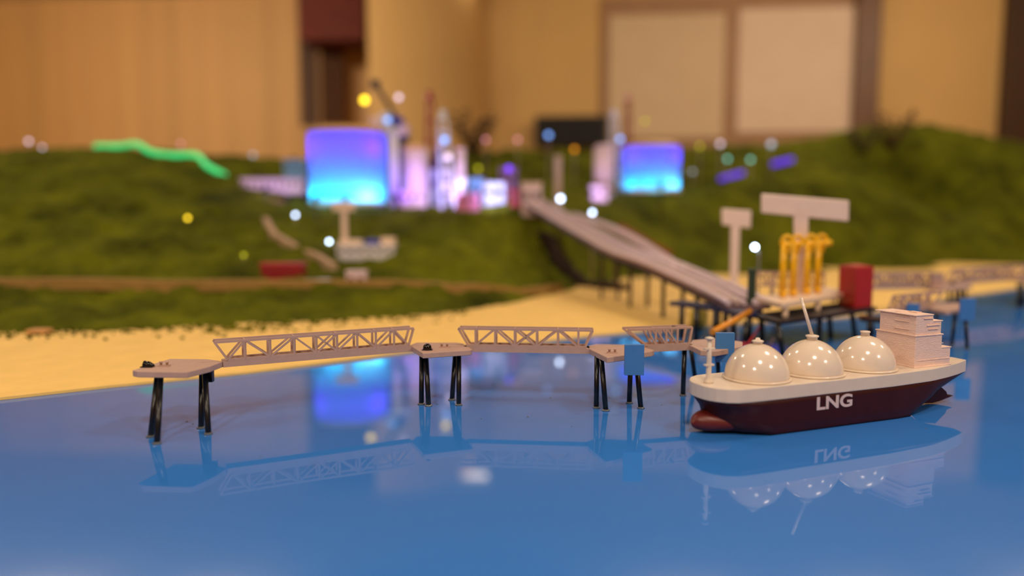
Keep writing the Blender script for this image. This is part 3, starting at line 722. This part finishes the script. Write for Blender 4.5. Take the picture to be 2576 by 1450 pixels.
def smooth(pts, n=4):
    o = []
    for i in range(len(pts) - 1):
        p0 = pts[max(i - 1, 0)]; p1 = pts[i]; p2 = pts[i + 1]; p3 = pts[min(i + 2, len(pts) - 1)]
        for k_ in range(n):
            u = k_ / n; o.append(.5 * ((2 * p1) + (p2 - p0) * u + (2 * p0 - 5 * p1 + 4 * p2 - p3) * u * u + (3 * p1 - p0 - 3 * p2 + p3) * u ** 3))
    return o + [pts[-1]]
cl = smooth(cl)
def ribbon(b, pts, w_, th):
    l_ = off(pts, w_ / 2, 0); r_ = off(pts, -w_ / 2, 0); n = len(pts)
    v_ = l_ + r_ + [p - Vector((0, 0, th)) for p in l_] + [p - Vector((0, 0, th)) for p in r_]; fs = []
    for i in range(n - 1): fs += [(i, n + i, n + i + 1, i + 1), (2 * n + i, 2 * n + i + 1, 3 * n + i + 1, 3 * n + i), (i, i + 1, 2 * n + i + 1, 2 * n + i), (n + i, 3 * n + i, 3 * n + i + 1, n + i + 1)]
    fs += [(0, 2 * n, 3 * n, n), (n - 1, 2 * n - 1, 4 * n - 1, 3 * n - 1)]
    return b.add(v_, fs)
ribbon(MB(), cl, .064, .006).build('roadway', mat('mauve_brown_plastic', (120, 92, 96), .6, var=.1, scale=20), t)
ribbon(MB(), off(cl, 0, -.006), .040, .012).build('girder', mat('dark_blue_girder', (30, 30, 52), .5), t)
for o_, r_, mm in ((-.029, .0042, m_lil2), (-.016, .0040, m_lil), (-.0065, .0034, m_lil2), (.010, .0042, m_lil2), (.028, .0046, m_lil2)):
    MB().path(off(cl, o_, r_ * .9), r_, 10).build('pipe', mm, t)
for i in (10, 14, 18, 22, 26):
    p = cl[i]; gz = max(h1(p.x, p.y), 0.001); b = MB()
    for q in off(cl, .018, -.018)[i], off(cl, -.018, -.018)[i]: b.bar((q.x, q.y, gz - .002), q, .006, .006, up=(1, 0, 0))
    b.build('trestle', m_brn if i < 20 else m_leg, t)
cl2 = smooth([at(1440, 540, 2.0), at(1530, 570, 1.80), at(1600, 604, 1.62), at(1660, 642, 1.44), at(1710, 676, 1.29)])
t2 = thing('pipe_branch', (cl2[5].x, cl2[5].y, cl2[5].z), 'narrower lilac pipe branch joining the pipe road from the right', 'pipe bridge')
ribbon(MB(), cl2, .026, .006).build('roadway', m_lil, t2)
for o_ in (-.009, .0, .009): MB().path(off(cl2, o_, .002), .0026, 10).build('pipe', m_lil2, t2)
for i in (5, 10):
    p = cl2[i]; MB().bar((p.x, p.y, max(.001, h1(p.x, p.y)) - .002), p, .006, .006, up=(1, 0, 0)).build('trestle', m_brn, t2)
# low dark blue service jetty under the pipe road
t = thing('service_jetty', W(1760, 780, .035), 'low dark blue service jetty under the pipe road', 'jetty')
q = [W(1700, 757, .052), W(1830, 772, .052), W(1880, 785, .052)]
ribbon(MB(), q, .03, .006).build('deck', mat('navy_paint', (36, 44, 78), .4), t)
for i, x in enumerate((1716, 1752, 1800, 1846)):
    p = W(x, 762 + i * 6, .052); MB().tube((p.x, p.y, .0), (p.x, p.y, .047), .0038, .0038, 10).build('leg', m_leg, t)
p = W(1757, 822, .003); t = thing('yellow_drum', p, 'rounded yellow drum standing under the pipe road', 'drum')
b = MB(); b.lathe([(.011, .0), (.014, .004), (.015, .020), (.012, .030), (.004, .034)], p, 20); b.build('body', mat('pale_yellow_plastic', (236, 206, 84), .5), t)
b = MB(); b.lathe([(.004, .033), (.004, .037), (.001, .038)], p, 12); b.build('lid', m_leg, t)
# brown scrub in the gully, dark tone also paints the shade under the road
b = MB(); rs = random.Random(3)
for i in range(150):
    u = rs.random(); px = 1370 + 200 * u + rs.gauss(0, 10); py = 590 + 130 * u + rs.uniform(-6, 30); Y = 2.0 - .25 * u
    g = at(px, py, Y); z = max(h1(g.x, g.y), .0); b.ball((g.x, g.y, z + .006), rs.uniform(.008, .019), 7, 5, (1.2, 1, .7))
tag(b.build('brown_scrub', mat('brown_scrub_shade', (44, 28, 14), 1, var=.5, scale=60)), 'dark brown scrub and painted shade in the gully beneath the pipe road', 'scrub', kind='stuff')

# ------------------------------------------------------------------ plant
m_shell = bpy.data.materials.new('frosted_acrylic_shell'); m_shell.use_nodes = True; nt = m_shell.node_tree; N = nt.nodes; L = nt.links
N.remove(N['Principled BSDF']); df = N.new('ShaderNodeBsdfDiffuse'); tl = N.new('ShaderNodeBsdfTranslucent'); mx = N.new('ShaderNodeMixShader')
nn = N.new('ShaderNodeTexNoise'); nn.inputs['Scale'].default_value = 8; rr_ = N.new('ShaderNodeValToRGB'); L.new(nn.outputs[0], rr_.inputs[0])
rr_.color_ramp.elements[0].color = (.42, .40, .60, 1); rr_.color_ramp.elements[1].color = (.46, .44, .66, 1); L.new(rr_.outputs[0], tl.inputs[0])
df.inputs[0].default_value = (.05, .05, .08, 1); mx.inputs[0].default_value = .72; L.new(df.outputs[0], mx.inputs[1]); L.new(tl.outputs[0], mx.inputs[2]); L.new(mx.outputs[0], N['Material Output'].inputs[0])
m_tank = mat('white_tank_shell', (226, 222, 226), .5, var=.03, scale=20)
m_pw = mat('pinkish_white_plastic', (232, 206, 214), .45, var=.06, scale=30)
m_cw = mat('cool_white_plastic', (214, 218, 230), .45, var=.06, scale=30)
m_red = mat('dull_red_plastic', (150, 40, 42), .5); m_steel = mat('dark_steel', (52, 44, 50), .5); m_tan2 = mat('gold_tan_plastic', (216, 172, 110), .5)
m_bl = mat('cobalt_plastic', (60, 62, 170), .5)
def vessel(name, pxl, pxr, pyt, Y, mm, label, cat, lid=None, dome=.25, pyb=None):
    a = at(pxl, pyt, Y); e = at(pxr, pyt, Y); x = (a.x + e.x) / 2; r_ = (e.x - a.x) / 2; zb = h1(x, Y) - .012
    t = thing(name, (x, Y, zb), label, cat)
    b = MB(); b.lathe([(r_, 0), (r_, a.z - zb)], (x, Y, zb), 48)
    if mm is m_shell: b.f = b.f[:-2]; b.sm = b.sm[:-2]
    b.build('shell', mm, t)
    b = MB(); b.lathe([(r_ * 1.03, 0), (r_ * 1.03, .004)] + [(r_ * math.cos(math.radians(k_)), .004 + r_ * dome * math.sin(math.radians(k_))) for k_ in range(5, 90, 12)] + [(.0005, .004 + r_ * dome)], (x, Y, a.z), 40)
    b.build('roof', lid or mm, t)
    MB().lathe([(r_ * 1.05, 0), (r_ * 1.05, .014)], (x, Y, zb), 40).build('base_ring', m_tank, t)
    return x, Y, zb, r_, a.z
T1 = vessel('storage_tank', 777, 971, 338, 2.20, m_shell, 'large round storage tank lit cyan and violet', 'storage tank', lid=m_tan2, dome=.18)
T2 = vessel('storage_tank', 1564, 1710, 372, 2.68, m_shell, 'smaller round storage tank lit cyan and violet, right of the plant', 'storage tank', lid=m_tan2, dome=.2)
vessel('process_column', 978, 1001, 345, 2.12, m_tank, 'narrow violet-lit column touching the large tank', 'process column')
vessel('process_column', 1012, 1076, 378, 2.16, m_pw, 'stout pinkish white vessel with tan top right of the large tank', 'process column', lid=m_tan2, dome=.5)
vessel('process_column', 1094, 1116, 380, 2.14, m_bl, 'slim blue column in the middle of the plant', 'process column')
vessel('process_column', 1146, 1170, 378, 2.12, m_pw, 'slim pale column at right of the main plant group', 'process column')
vessel('process_column', 1494, 1546, 376, 2.60, m_pw, 'pinkish white vessel left of the smaller tank', 'process column', dome=.4)
def tower(name, px, pyt, pyb, Y, w_, mm, label, lean=0, n=5, cat='lattice tower'):
    top = at(px + lean, pyt, Y); bot = at(px, pyb, Y); z0 = min(h1(bot.x, Y), bot.z) - .005; bot.z = z0
    t = thing(name, bot, label, cat); b = MB()
    for sx in (-1, 1):
        for sy in (-1, 1):
            b.bar(bot + Vector((sx * w_ / 2, sy * w_ / 2, 0)), top + Vector((sx * w_ * .3, sy * w_ * .3, 0)), .005, .005, up=(1, 0, 0))
    for i in range(1, n + 1):
        c_ = bot.lerp(top, i / n); q = w_ * (1 - .4 * i / n); b.box(c_, (q + .006, q + .006, .004))
    b.build('frame', mm, t)
    b = MB(); b.box(top + Vector((0, 0, .012)), (w_ * .5, w_ * .5, .024)); b.build('head', mm, t)
tower('lattice_tower', 1082, 250, 500, 2.24, .030, m_red, 'tall dull red lattice tower behind the plant')
tower('lattice_tower', 1128, 300, 500, 2.10, .036, m_cw, 'pale blue lattice tower leaning left over the plant', lean=-14, n=7)
tower('lattice_tower', 1548, 295, 490, 2.66, .034, m_cw, 'pale lattice tower left of the smaller tank', lean=-4, n=6)
tower('lattice_tower', 1580, 255, 480, 2.85, .024, m_red, 'thin dull red tower behind the smaller tank')
# module stack with crane boom
t = thing('module_stack', at(985, 330, 2.3), 'stack of white process modules rising above the large tank', 'process modules')
p0 = at(985, 340, 2.34); gz = h1(p0.x, 2.34)
MB().box((p0.x, 2.34, (gz + p0.z) / 2 - .01), (.10, .07, p0.z - gz + .02)).build('frame', m_steel, t)
for i, (x, y, s, mm) in enumerate([(948, 312, .036, m_pw), (972, 300, .034, m_cw), (1000, 310, .034, m_bl), (985, 330, .05, m_cw), (1015, 330, .036, m_pw), (940, 330, .03, m_tan2), (1070, 300, .03, m_red)][:6]):
    q = at(x, y, 2.31); MB().box(q, (s, .05, s)).build('module', mm, t, .004)
t = thing('crane_boom', at(1000, 300, 2.33), 'dark slanting crane boom above the plant modules', 'crane')
a = at(1012, 320, 2.31); e = at(944, 212, 2.31); MB().bar(a, e, .013, .013).build('boom', m_steel, t)
q = at(1004, 345, 2.31); MB().bar((q.x, q.y, q.z - .03), a, .016, .016, up=(1, 0, 0)).build('mast', m_steel, t)
MB().box(e, (.026, .02, .022)).build('boom_head', m_steel, t)
# low plant buildings
def block(name, x0, x1, yt, yb, Y, dep, mm, label, cat='plant building', roof=None, win=True):
    a = at(x0, yt, Y); e = at(x1, yb, Y); zg = min(e.z, h1((a.x + e.x) / 2, Y + dep / 2)) - .006
    t = thing(name, ((a.x + e.x) / 2, Y + dep / 2, zg), label, cat)
    MB().box(((a.x + e.x) / 2, Y + dep / 2, (a.z + zg) / 2), (e.x - a.x, dep, a.z - zg)).build('body', mm, t, .002)
    MB().box(((a.x + e.x) / 2, Y + dep / 2, a.z + .002), ((e.x - a.x) * 1.05, dep * 1.06, .004)).build('roof', roof or mm, t)
    b = MB(); nw = max(2, int((e.x - a.x) / .02)); hh_ = (a.z - e.z)
    for i in range(nw): b.box((a.x + (e.x - a.x) * (i + .5) / nw, Y - .0006, e.z + hh_ * .6), ((e.x - a.x) / nw * .5, .0012, hh_ * .25))
    if win: b.build('windows', m_steel, t)
    return t
block('long_shed', 606, 762, 452, 484, 2.30, .08, m_pw, 'long low white shed left of the large tank')
block('pump_house', 712, 764, 404, 428, 2.55, .05, mat('sky_blue_plastic', (120, 170, 220), .5), 'small light blue pump house behind the long white shed')
block('pump_house', 1006, 1070, 484, 516, 2.10, .05, m_pw, 'pink pump house at the foot of stout vessel')
block('pump_house', 1082, 1140, 430, 512, 2.16, .05, m_cw, 'pale blue module block between the plant columns')
block('pump_house', 1146, 1172, 452, 512, 2.07, .04, m_tank, 'white block in front of the slim pale column')
block('pump_house', 1176, 1216, 452, 512, 2.12, .05, mat('sky_blue_plastic', (120, 170, 220), .5), 'sky blue block right of the plant columns')
block('pump_house', 1216, 1270, 462, 514, 2.08, .05, m_cw, 'bluish white block left of the transfer house')
block('pump_house', 1148, 1205, 490, 518, 2.03, .03, mat('rose_plastic', (206, 120, 150), .5), 'rose pink low block in front of the plant')
block('pump_house', 1256, 1300, 425, 470, 2.25, .05, mat('violet_plastic', (150, 110, 200), .5), 'violet block behind the transfer house')
block('transfer_house', 1312, 1362, 462, 540, 2.02, .06, m_pw, 'tall pinkish transfer house at the head of pipe road', roof=m_white)
block('pump_house', 1282, 1312, 480, 520, 2.05, .04, m_red, 'small red block left of the transfer house')
block('pump_house', 1396, 1412, 395, 500, 2.3, .02, m_lil, 'thin lilac stack right of the transfer house', cat='stack', win=False)
block('pump_house', 1486, 1530, 470, 505, 2.50, .04, m_pw, 'pale block below the pinkish vessel near smaller tank')
# things on the lower slope
block('red_container', 654, 760, 668, 706, 1.47, .035, mat('crimson_paint', (140, 18, 32), .4), 'crimson container at the foot of the green hill', 'container', roof=mat('rose_roof', (190, 60, 66), .35), win=False)
t = block('office_building', 846, 990, 622, 650, 1.66, .06, m_tank, 'white model building with blue roof panel on slope', 'model building')
for x0, x1, y0 in ((850, 905, 604), (955, 990, 598)):
    a = at(x0, y0, 1.675); e = at(x1, 632, 1.675); MB().box(((a.x + e.x) / 2, 1.70, (a.z + e.z) / 2), (e.x - a.x, .035, a.z - e.z)).build('wing', m_white, t, .002)
a = at(918, 603, 1.70); e = at(952, 622, 1.70); MB().box(((a.x + e.x) / 2, 1.72, (a.z + e.z) / 2), (e.x - a.x, .03, a.z - e.z)).build('roof_panel', m_bl, t)
t = thing('blank_signboard', at(866, 610, 1.70), 'small blank T-shaped sign standing in front of large tank', 'signboard')
a = at(835, 508, 1.70); e = at(893, 532, 1.70); MB().box(((a.x + e.x) / 2, 1.70, (a.z + e.z) / 2), (e.x - a.x, .005, a.z - e.z)).build('sign_board', m_sign, t, .002)
a = at(858, 530, 1.70); e = at(874, 620, 1.70); MB().box(((a.x + e.x) / 2, 1.702, (a.z + e.z - .02) / 2), (e.x - a.x, .005, a.z - e.z + .02)).build('sign_post', m_sign, t)
block('gate_hut', 870, 918, 688, 720, 1.455, .03, m_pw, 'small pinkish white hut by coast road', 'model building')
block('kerb_slab', 752, 826, 709, 717, 1.445, .02, m_tank, 'low white slab beside the crimson container', 'slab', win=False)
block('sand_block', 66, 112, 838, 852, 1.10, .02, mat('tan_stone', (214, 160, 100), .8), 'small tan block on the beach by the hill edge at left', 'block', win=False)
# bare shrubs on the right crest and dark tree behind plant
def shrub(px, py, Y, r_, mm, label, n=26, seed=1):
    rs = random.Random(seed); p = at(px, py, Y); p.z = h1(p.x, Y) - .01
    t = thing('bare_shrub', p, label, 'shrub'); b = MB(); tips = []
    for i in range(n):
        a = rs.uniform(0, 6.28); l_ = r_ * rs.uniform(.6, 1.1); v_ = Vector((math.cos(a) * .5, math.sin(a) * .5, 1)).normalized() * l_
        q = p + v_ * .6 + Vector((rs.uniform(-.01, .01), 0, 0)); b.path([p, q, p + v_ * 1.0 + Vector((v_.x * .5, 0, 0))], [.003, .002, .0008], 5); tips.append(p + v_)
    b.build('branches', mm, t); b = MB()
    for q in tips: b.ball(q, rs.uniform(.005, .012), 6, 4)
    b.build('foliage', mm, t)
m_tw = mat('brown_twigs', (98, 72, 40), .9, var=.3, scale=80)
shrub(2170, 385, 3.6, .12, mat('dark_twigs', (70, 50, 34), .9), 'dark bare shrub at the foot of the brown wall pillar', seed=2)
shrub(2240, 380, 3.6, .19, m_tw, 'larger thin brown shrub on the crest of the right hill', seed=3)
shrub(1190, 390, 3.25, .20, mat('dark_twigs', (70, 50, 34), .9), 'dark shrub on the ridge behind the plant', n=34, seed=4)

# ------------------------------------------------------------------ LEDs
def emat(name, rgb, st): return mat(name, rgb, .4, emit=rgb, strength=st)
LED = {'white': ((205, 225, 255), 9), 'pale': ((225, 205, 225), 1.7), 'yellow': ((255, 215, 40), 3.5), 'lime': ((190, 190, 30), 1.6), 'pink': ((235, 150, 170), 1.3), 'teal': ((130, 225, 200), 1.6),
       'blue': ((120, 170, 255), 2.0), 'violet': ((120, 60, 255), 1.6), 'orange': ((235, 150, 20), 1.6), 'bright': ((205, 228, 255), 14), 'grey': ((170, 185, 205), 1.4)}
LEDS = [(72, 356, 2.6, .009, 'pale', 'pale LED, leftmost on the crest of the left hill'), (106, 372, 2.55, .008, 'pale', 'dim pale LED beside the leftmost one on the hill crest'),
        (455, 362, 2.8, .008, 'pink', 'faint pink LED above the green light strip'), (636, 390, 3.0, .010, 'grey', 'greyish LED on the ridge left of the large tank'),
        (743, 541, 1.90, .0055, 'white', 'white LED below left corner of large tank'), (828, 608, 1.72, .0045, 'bright', 'brightest white LED beside the white slope building'),
        (472, 549, 1.80, .0062, 'yellow', 'bright yellow LED on the middle of the left hill'), (613, 642, 1.62, .005, 'lime', 'dim lime LED above crimson container'),
        (42, 672, 1.52, .005, 'lime', 'dim lime LED at the far left above the coast road'), (917, 252, 2.3, .0150, 'yellow', 'large yellow LED high above the large tank'),
        (1003, 245, 2.3, .011, 'pale', 'pale LED at right of the crane boom head'), (1113, 290, 2.3, .014, 'yellow', 'large yellow LED on top of pale blue tower'),
        (1078, 243, 2.24, .009, 'pink', 'faint pink LED on top of red lattice tower'), (1222, 352, 2.8, .010, 'pink', 'pink LED right of the plant, left one of a pair'),
        (1302, 352, 2.8, .010, 'pink', 'pink LED right of the plant, right one of a pair'), (1380, 340, 2.7, .012, 'blue', 'light blue LED in front of the black wall box'),
        (1445, 376, 2.8, .011, 'orange', 'orange LED below the black wall box'), (1203, 424, 2.4, .009, 'lime', 'dim lime LED right of the slim pale column'),
        (1410, 500, 2.02, .0085, 'white', 'large white LED at the head of pipe road'), (1490, 535, 1.92, .0065, 'white', 'white LED beside the upper pipe branch'),
        (1546, 290, 2.66, .009, 'pale', 'pale LED on top of the tower left of smaller tank'), (1622, 305, 2.9, .009, 'lime', 'faint lime LED above the smaller tank'),
        (1580, 246, 2.85, .010, 'pink', 'faint pink LED topping the thin red tower'),
        (1760, 368, 3.0, .010, 'lime', 'lime LED on the ridge right of smaller tank'), (1812, 362, 3.0, .012, 'pale', 'pale LED, higher one on the right ridge'),
        (1830, 400, 2.9, .010, 'teal', 'teal LED, left one below the right ridge'), (1888, 402, 2.9, .010, 'teal', 'teal LED, right one below the right ridge'),
        (1940, 363, 3.0, .015, 'grey', 'large greyish LED at right end of ridge lights'), (1742, 432, 2.8, .008, 'grey', 'dim grey LED just right of smaller tank'),
        (1560, 350, 2.55, .012, 'blue', 'blue LED between vessel and smaller tank'), (1118, 352, 2.06, .012, 'blue', 'blue LED half way up the pale blue tower'), (1128, 395, 2.06, .012, 'pale', 'pale LED low on the pale blue tower'),
        (975, 302, 2.24, .012, 'blue', 'bluish LED on the module stack'), (1280, 425, 2.2, .012, 'violet', 'violet LED above transfer house')]
def led(x, y, Y, r_, k_, lab):
    p = at(x, y, Y); zg = h1(p.x, Y)
    t = thing('led_lamp', (p.x, Y, min(zg, p.z - .02)), lab, 'LED light', 'small coloured LED lamps on the model')
    r_ *= .72; MB().ball(p, r_, 14, 8).build('bulb', emat('led_' + k_, *LED[k_]), t)
    MB().tube((p.x, Y, min(zg, p.z - .01) - .004), (p.x, Y, p.z - r_ * .8), .0012, .0012, 6).build('stem', m_lil if Y > 1.3 else m_leg, t)
for l_ in LEDS: led(*l_)
# white lamp post left of the loading platform
p = at(1899, 622, 1.20); t = thing('lamp_post', (p.x, p.y, .06), 'lamp post with bright white light left of the yellow cranes', 'lamp post')
MB().ball(p, .0045, 14, 8).build('bulb', emat('led_bright', *LED['bright']), t)
q = at(1908, 690, 1.20); MB().path([(q.x, q.y, .045), (q.x, q.y, p.z - .01), (p.x + .003, p.y, p.z - .002)], .0016, 8).build('post', mat('grey_metal', (150, 156, 160), .4), t)
# light strips
def lstrip(name, pts, r_, mm, label):
    q = smooth([onhill(p_[0], p_[1], p_[2] - .7, p_[2] + .9, p_[2]) + Vector((0, 0, .017)) for p_ in pts]); tag(MB().path(q, r_, 8).build(name, mm), label, 'light strip')
lstrip('green_light_strip', [(240, 380, 2.52), (300, 380, 2.5), (345, 376, 2.5), (380, 396, 2.46), (440, 404, 2.44), (495, 404, 2.42), (520, 430, 2.38), (566, 455, 2.34)], .0085, emat('green_led_strip', (40, 200, 110), 1.1), 'glowing green light strip along the crest of the left hill')
lstrip('violet_light_strip', [(1812, 462, 2.62), (1868, 446, 2.68)], .0095, emat('violet_led_strip', (86, 40, 215), 1.0), 'violet light strip, lower left one on the right hill')
lstrip('violet_light_strip', [(1945, 424, 2.86), (1992, 412, 2.9)], .0105, emat('violet_led_strip', (86, 40, 215), 1.0), 'violet light strip, upper right one on the right hill')

# ------------------------------------------------------------------ tank lights, and spot lamps added to brighten tanks and plant
def spot(name, loc, tgt, color, power, size, label, blend=.6, rad=.01, body=True):
    l = bpy.data.lights.new(name, 'SPOT'); l.energy = power; l.color = color; l.spot_size = math.radians(size); l.spot_blend = blend; l.shadow_soft_size = rad
    o = bpy.data.objects.new(name + '_light', l); COL.objects.link(o); o.location = loc
    d = Vector(tgt) - Vector(loc); o.rotation_euler = d.to_track_quat('-Z', 'Y').to_euler()
    if body:
        dn = d.normalized(); b = MB(); c_ = Vector(loc) - dn * (rad + .003); b.tube(c_ - dn * .012, c_, .007, .009, 12)
        t = thing('added_spot_lamp', (loc[0], loc[1], loc[2] - .02), label, 'spot lamp', 'added coloured spot lamps around the tanks'); b.build('housing', m_steel, t)
        MB().tube((loc[0], loc[1], h1(loc[0], loc[1]) - .003), c_ - dn * .008, .002, .002, 6).build('stake', m_steel, t)
def inner(name, x, y, z, col, p, rad=.012):
    l = bpy.data.lights.new(name, 'POINT'); l.energy = p; l.color = col; l.shadow_soft_size = rad
    o = bpy.data.objects.new(name, l); COL.objects.link(o); o.location = (x, y, z)
for (x, y, z, r_, zt_), k_ in ((T1, 1.0), (T2, .6)):
    hh_ = zt_ - z
    for q in (-.7, -.2, .35, .75): inner('cyan_tank_light', x + q * r_ * .95, y - r_ * .74 * math.sqrt(1 - q * q), z + hh_ * .17, (.0, .85, 1.0), .16 * k_)
    inner('white_tank_light', x + r_ * .5, y - r_ * .6, z + hh_ * .12, (.6, 1.0, .9), .09 * k_)
    for q in (-.5, .1, .6): inner('violet_tank_light', x + q * r_, y - r_ * .45, z + hh_ * .78, (.12, .004, 1.0), .30 * k_)
x, y, z, r_, zt_ = T1
CY_ = (.0, .75, 1.0); VI = (.22, .04, 1.0)
for dx, lab in ((-.07, 'left'), (.03, 'right')):
    spot('cyan_spot', (x + dx, y - r_ - .06, z + .028), (x + dx * .8, y - r_, z + .05), CY_, .12, 120, 'added cyan spot lamp at the foot of the large tank, ' + lab + ' one')
spot('violet_spot', (x - .02, y - r_ - .17, z + .03), (x, y - r_, z + .23), VI, .5, 75, 'added violet spot lamp in front of the large tank')
spot('violet_spot', (x + r_ + .06, y - r_ - .10, z + .03), (x + r_ + .03, y - .03, z + .12), VI, .9, 90, 'added violet spot lamp at the right foot of the large tank')
spot('violet_spot', (x - r_ - .05, y - .10, z + .02), (x - r_ - .2, y, z), VI, .5, 110, 'added violet spot lamp left of the large tank')
x, y, z, r_, zt_ = T2
spot('cyan_spot', (x, y - r_ - .06, z + .026), (x, y - r_, z + .045), CY_, .12, 130, 'added cyan spot lamp at the foot of the smaller tank')
spot('violet_spot', (x - .01, y - r_ - .15, z + .03), (x, y - r_, z + .17), VI, .35, 75, 'added violet spot lamp in front of the smaller tank')
spot('lilac_spot', (at(1120, 500, 2.0).x, 1.98, .235), (at(1110, 400, 2.2).x, 2.2, .30), (.62, .48, 1.0), 1.5, 100, 'added lilac spot lamp in front of the plant columns')
spot('lilac_spot', (at(1250, 500, 2.0).x, 1.98, .235), (at(1230, 480, 2.2).x, 2.15, .22), (.5, .5, 1.0), .9, 110, 'added lilac spot lamp left of the transfer house')
spot('lilac_spot', (at(690, 490, 2.2).x, 2.13, .245), (at(690, 470, 2.3).x, 2.30, .25), (.8, .6, .9), .45, 120, 'added lilac spot lamp in front of the long white shed')
spot('lilac_spot', (at(1490, 500, 2.4).x, 2.42, .25), (at(1515, 420, 2.6).x, 2.60, .30), (.6, .45, 1.0), .5, 90, 'added lilac spot lamp in front of the pinkish vessel')
for o in S.objects:
    if '_local' in o: del o['_local']
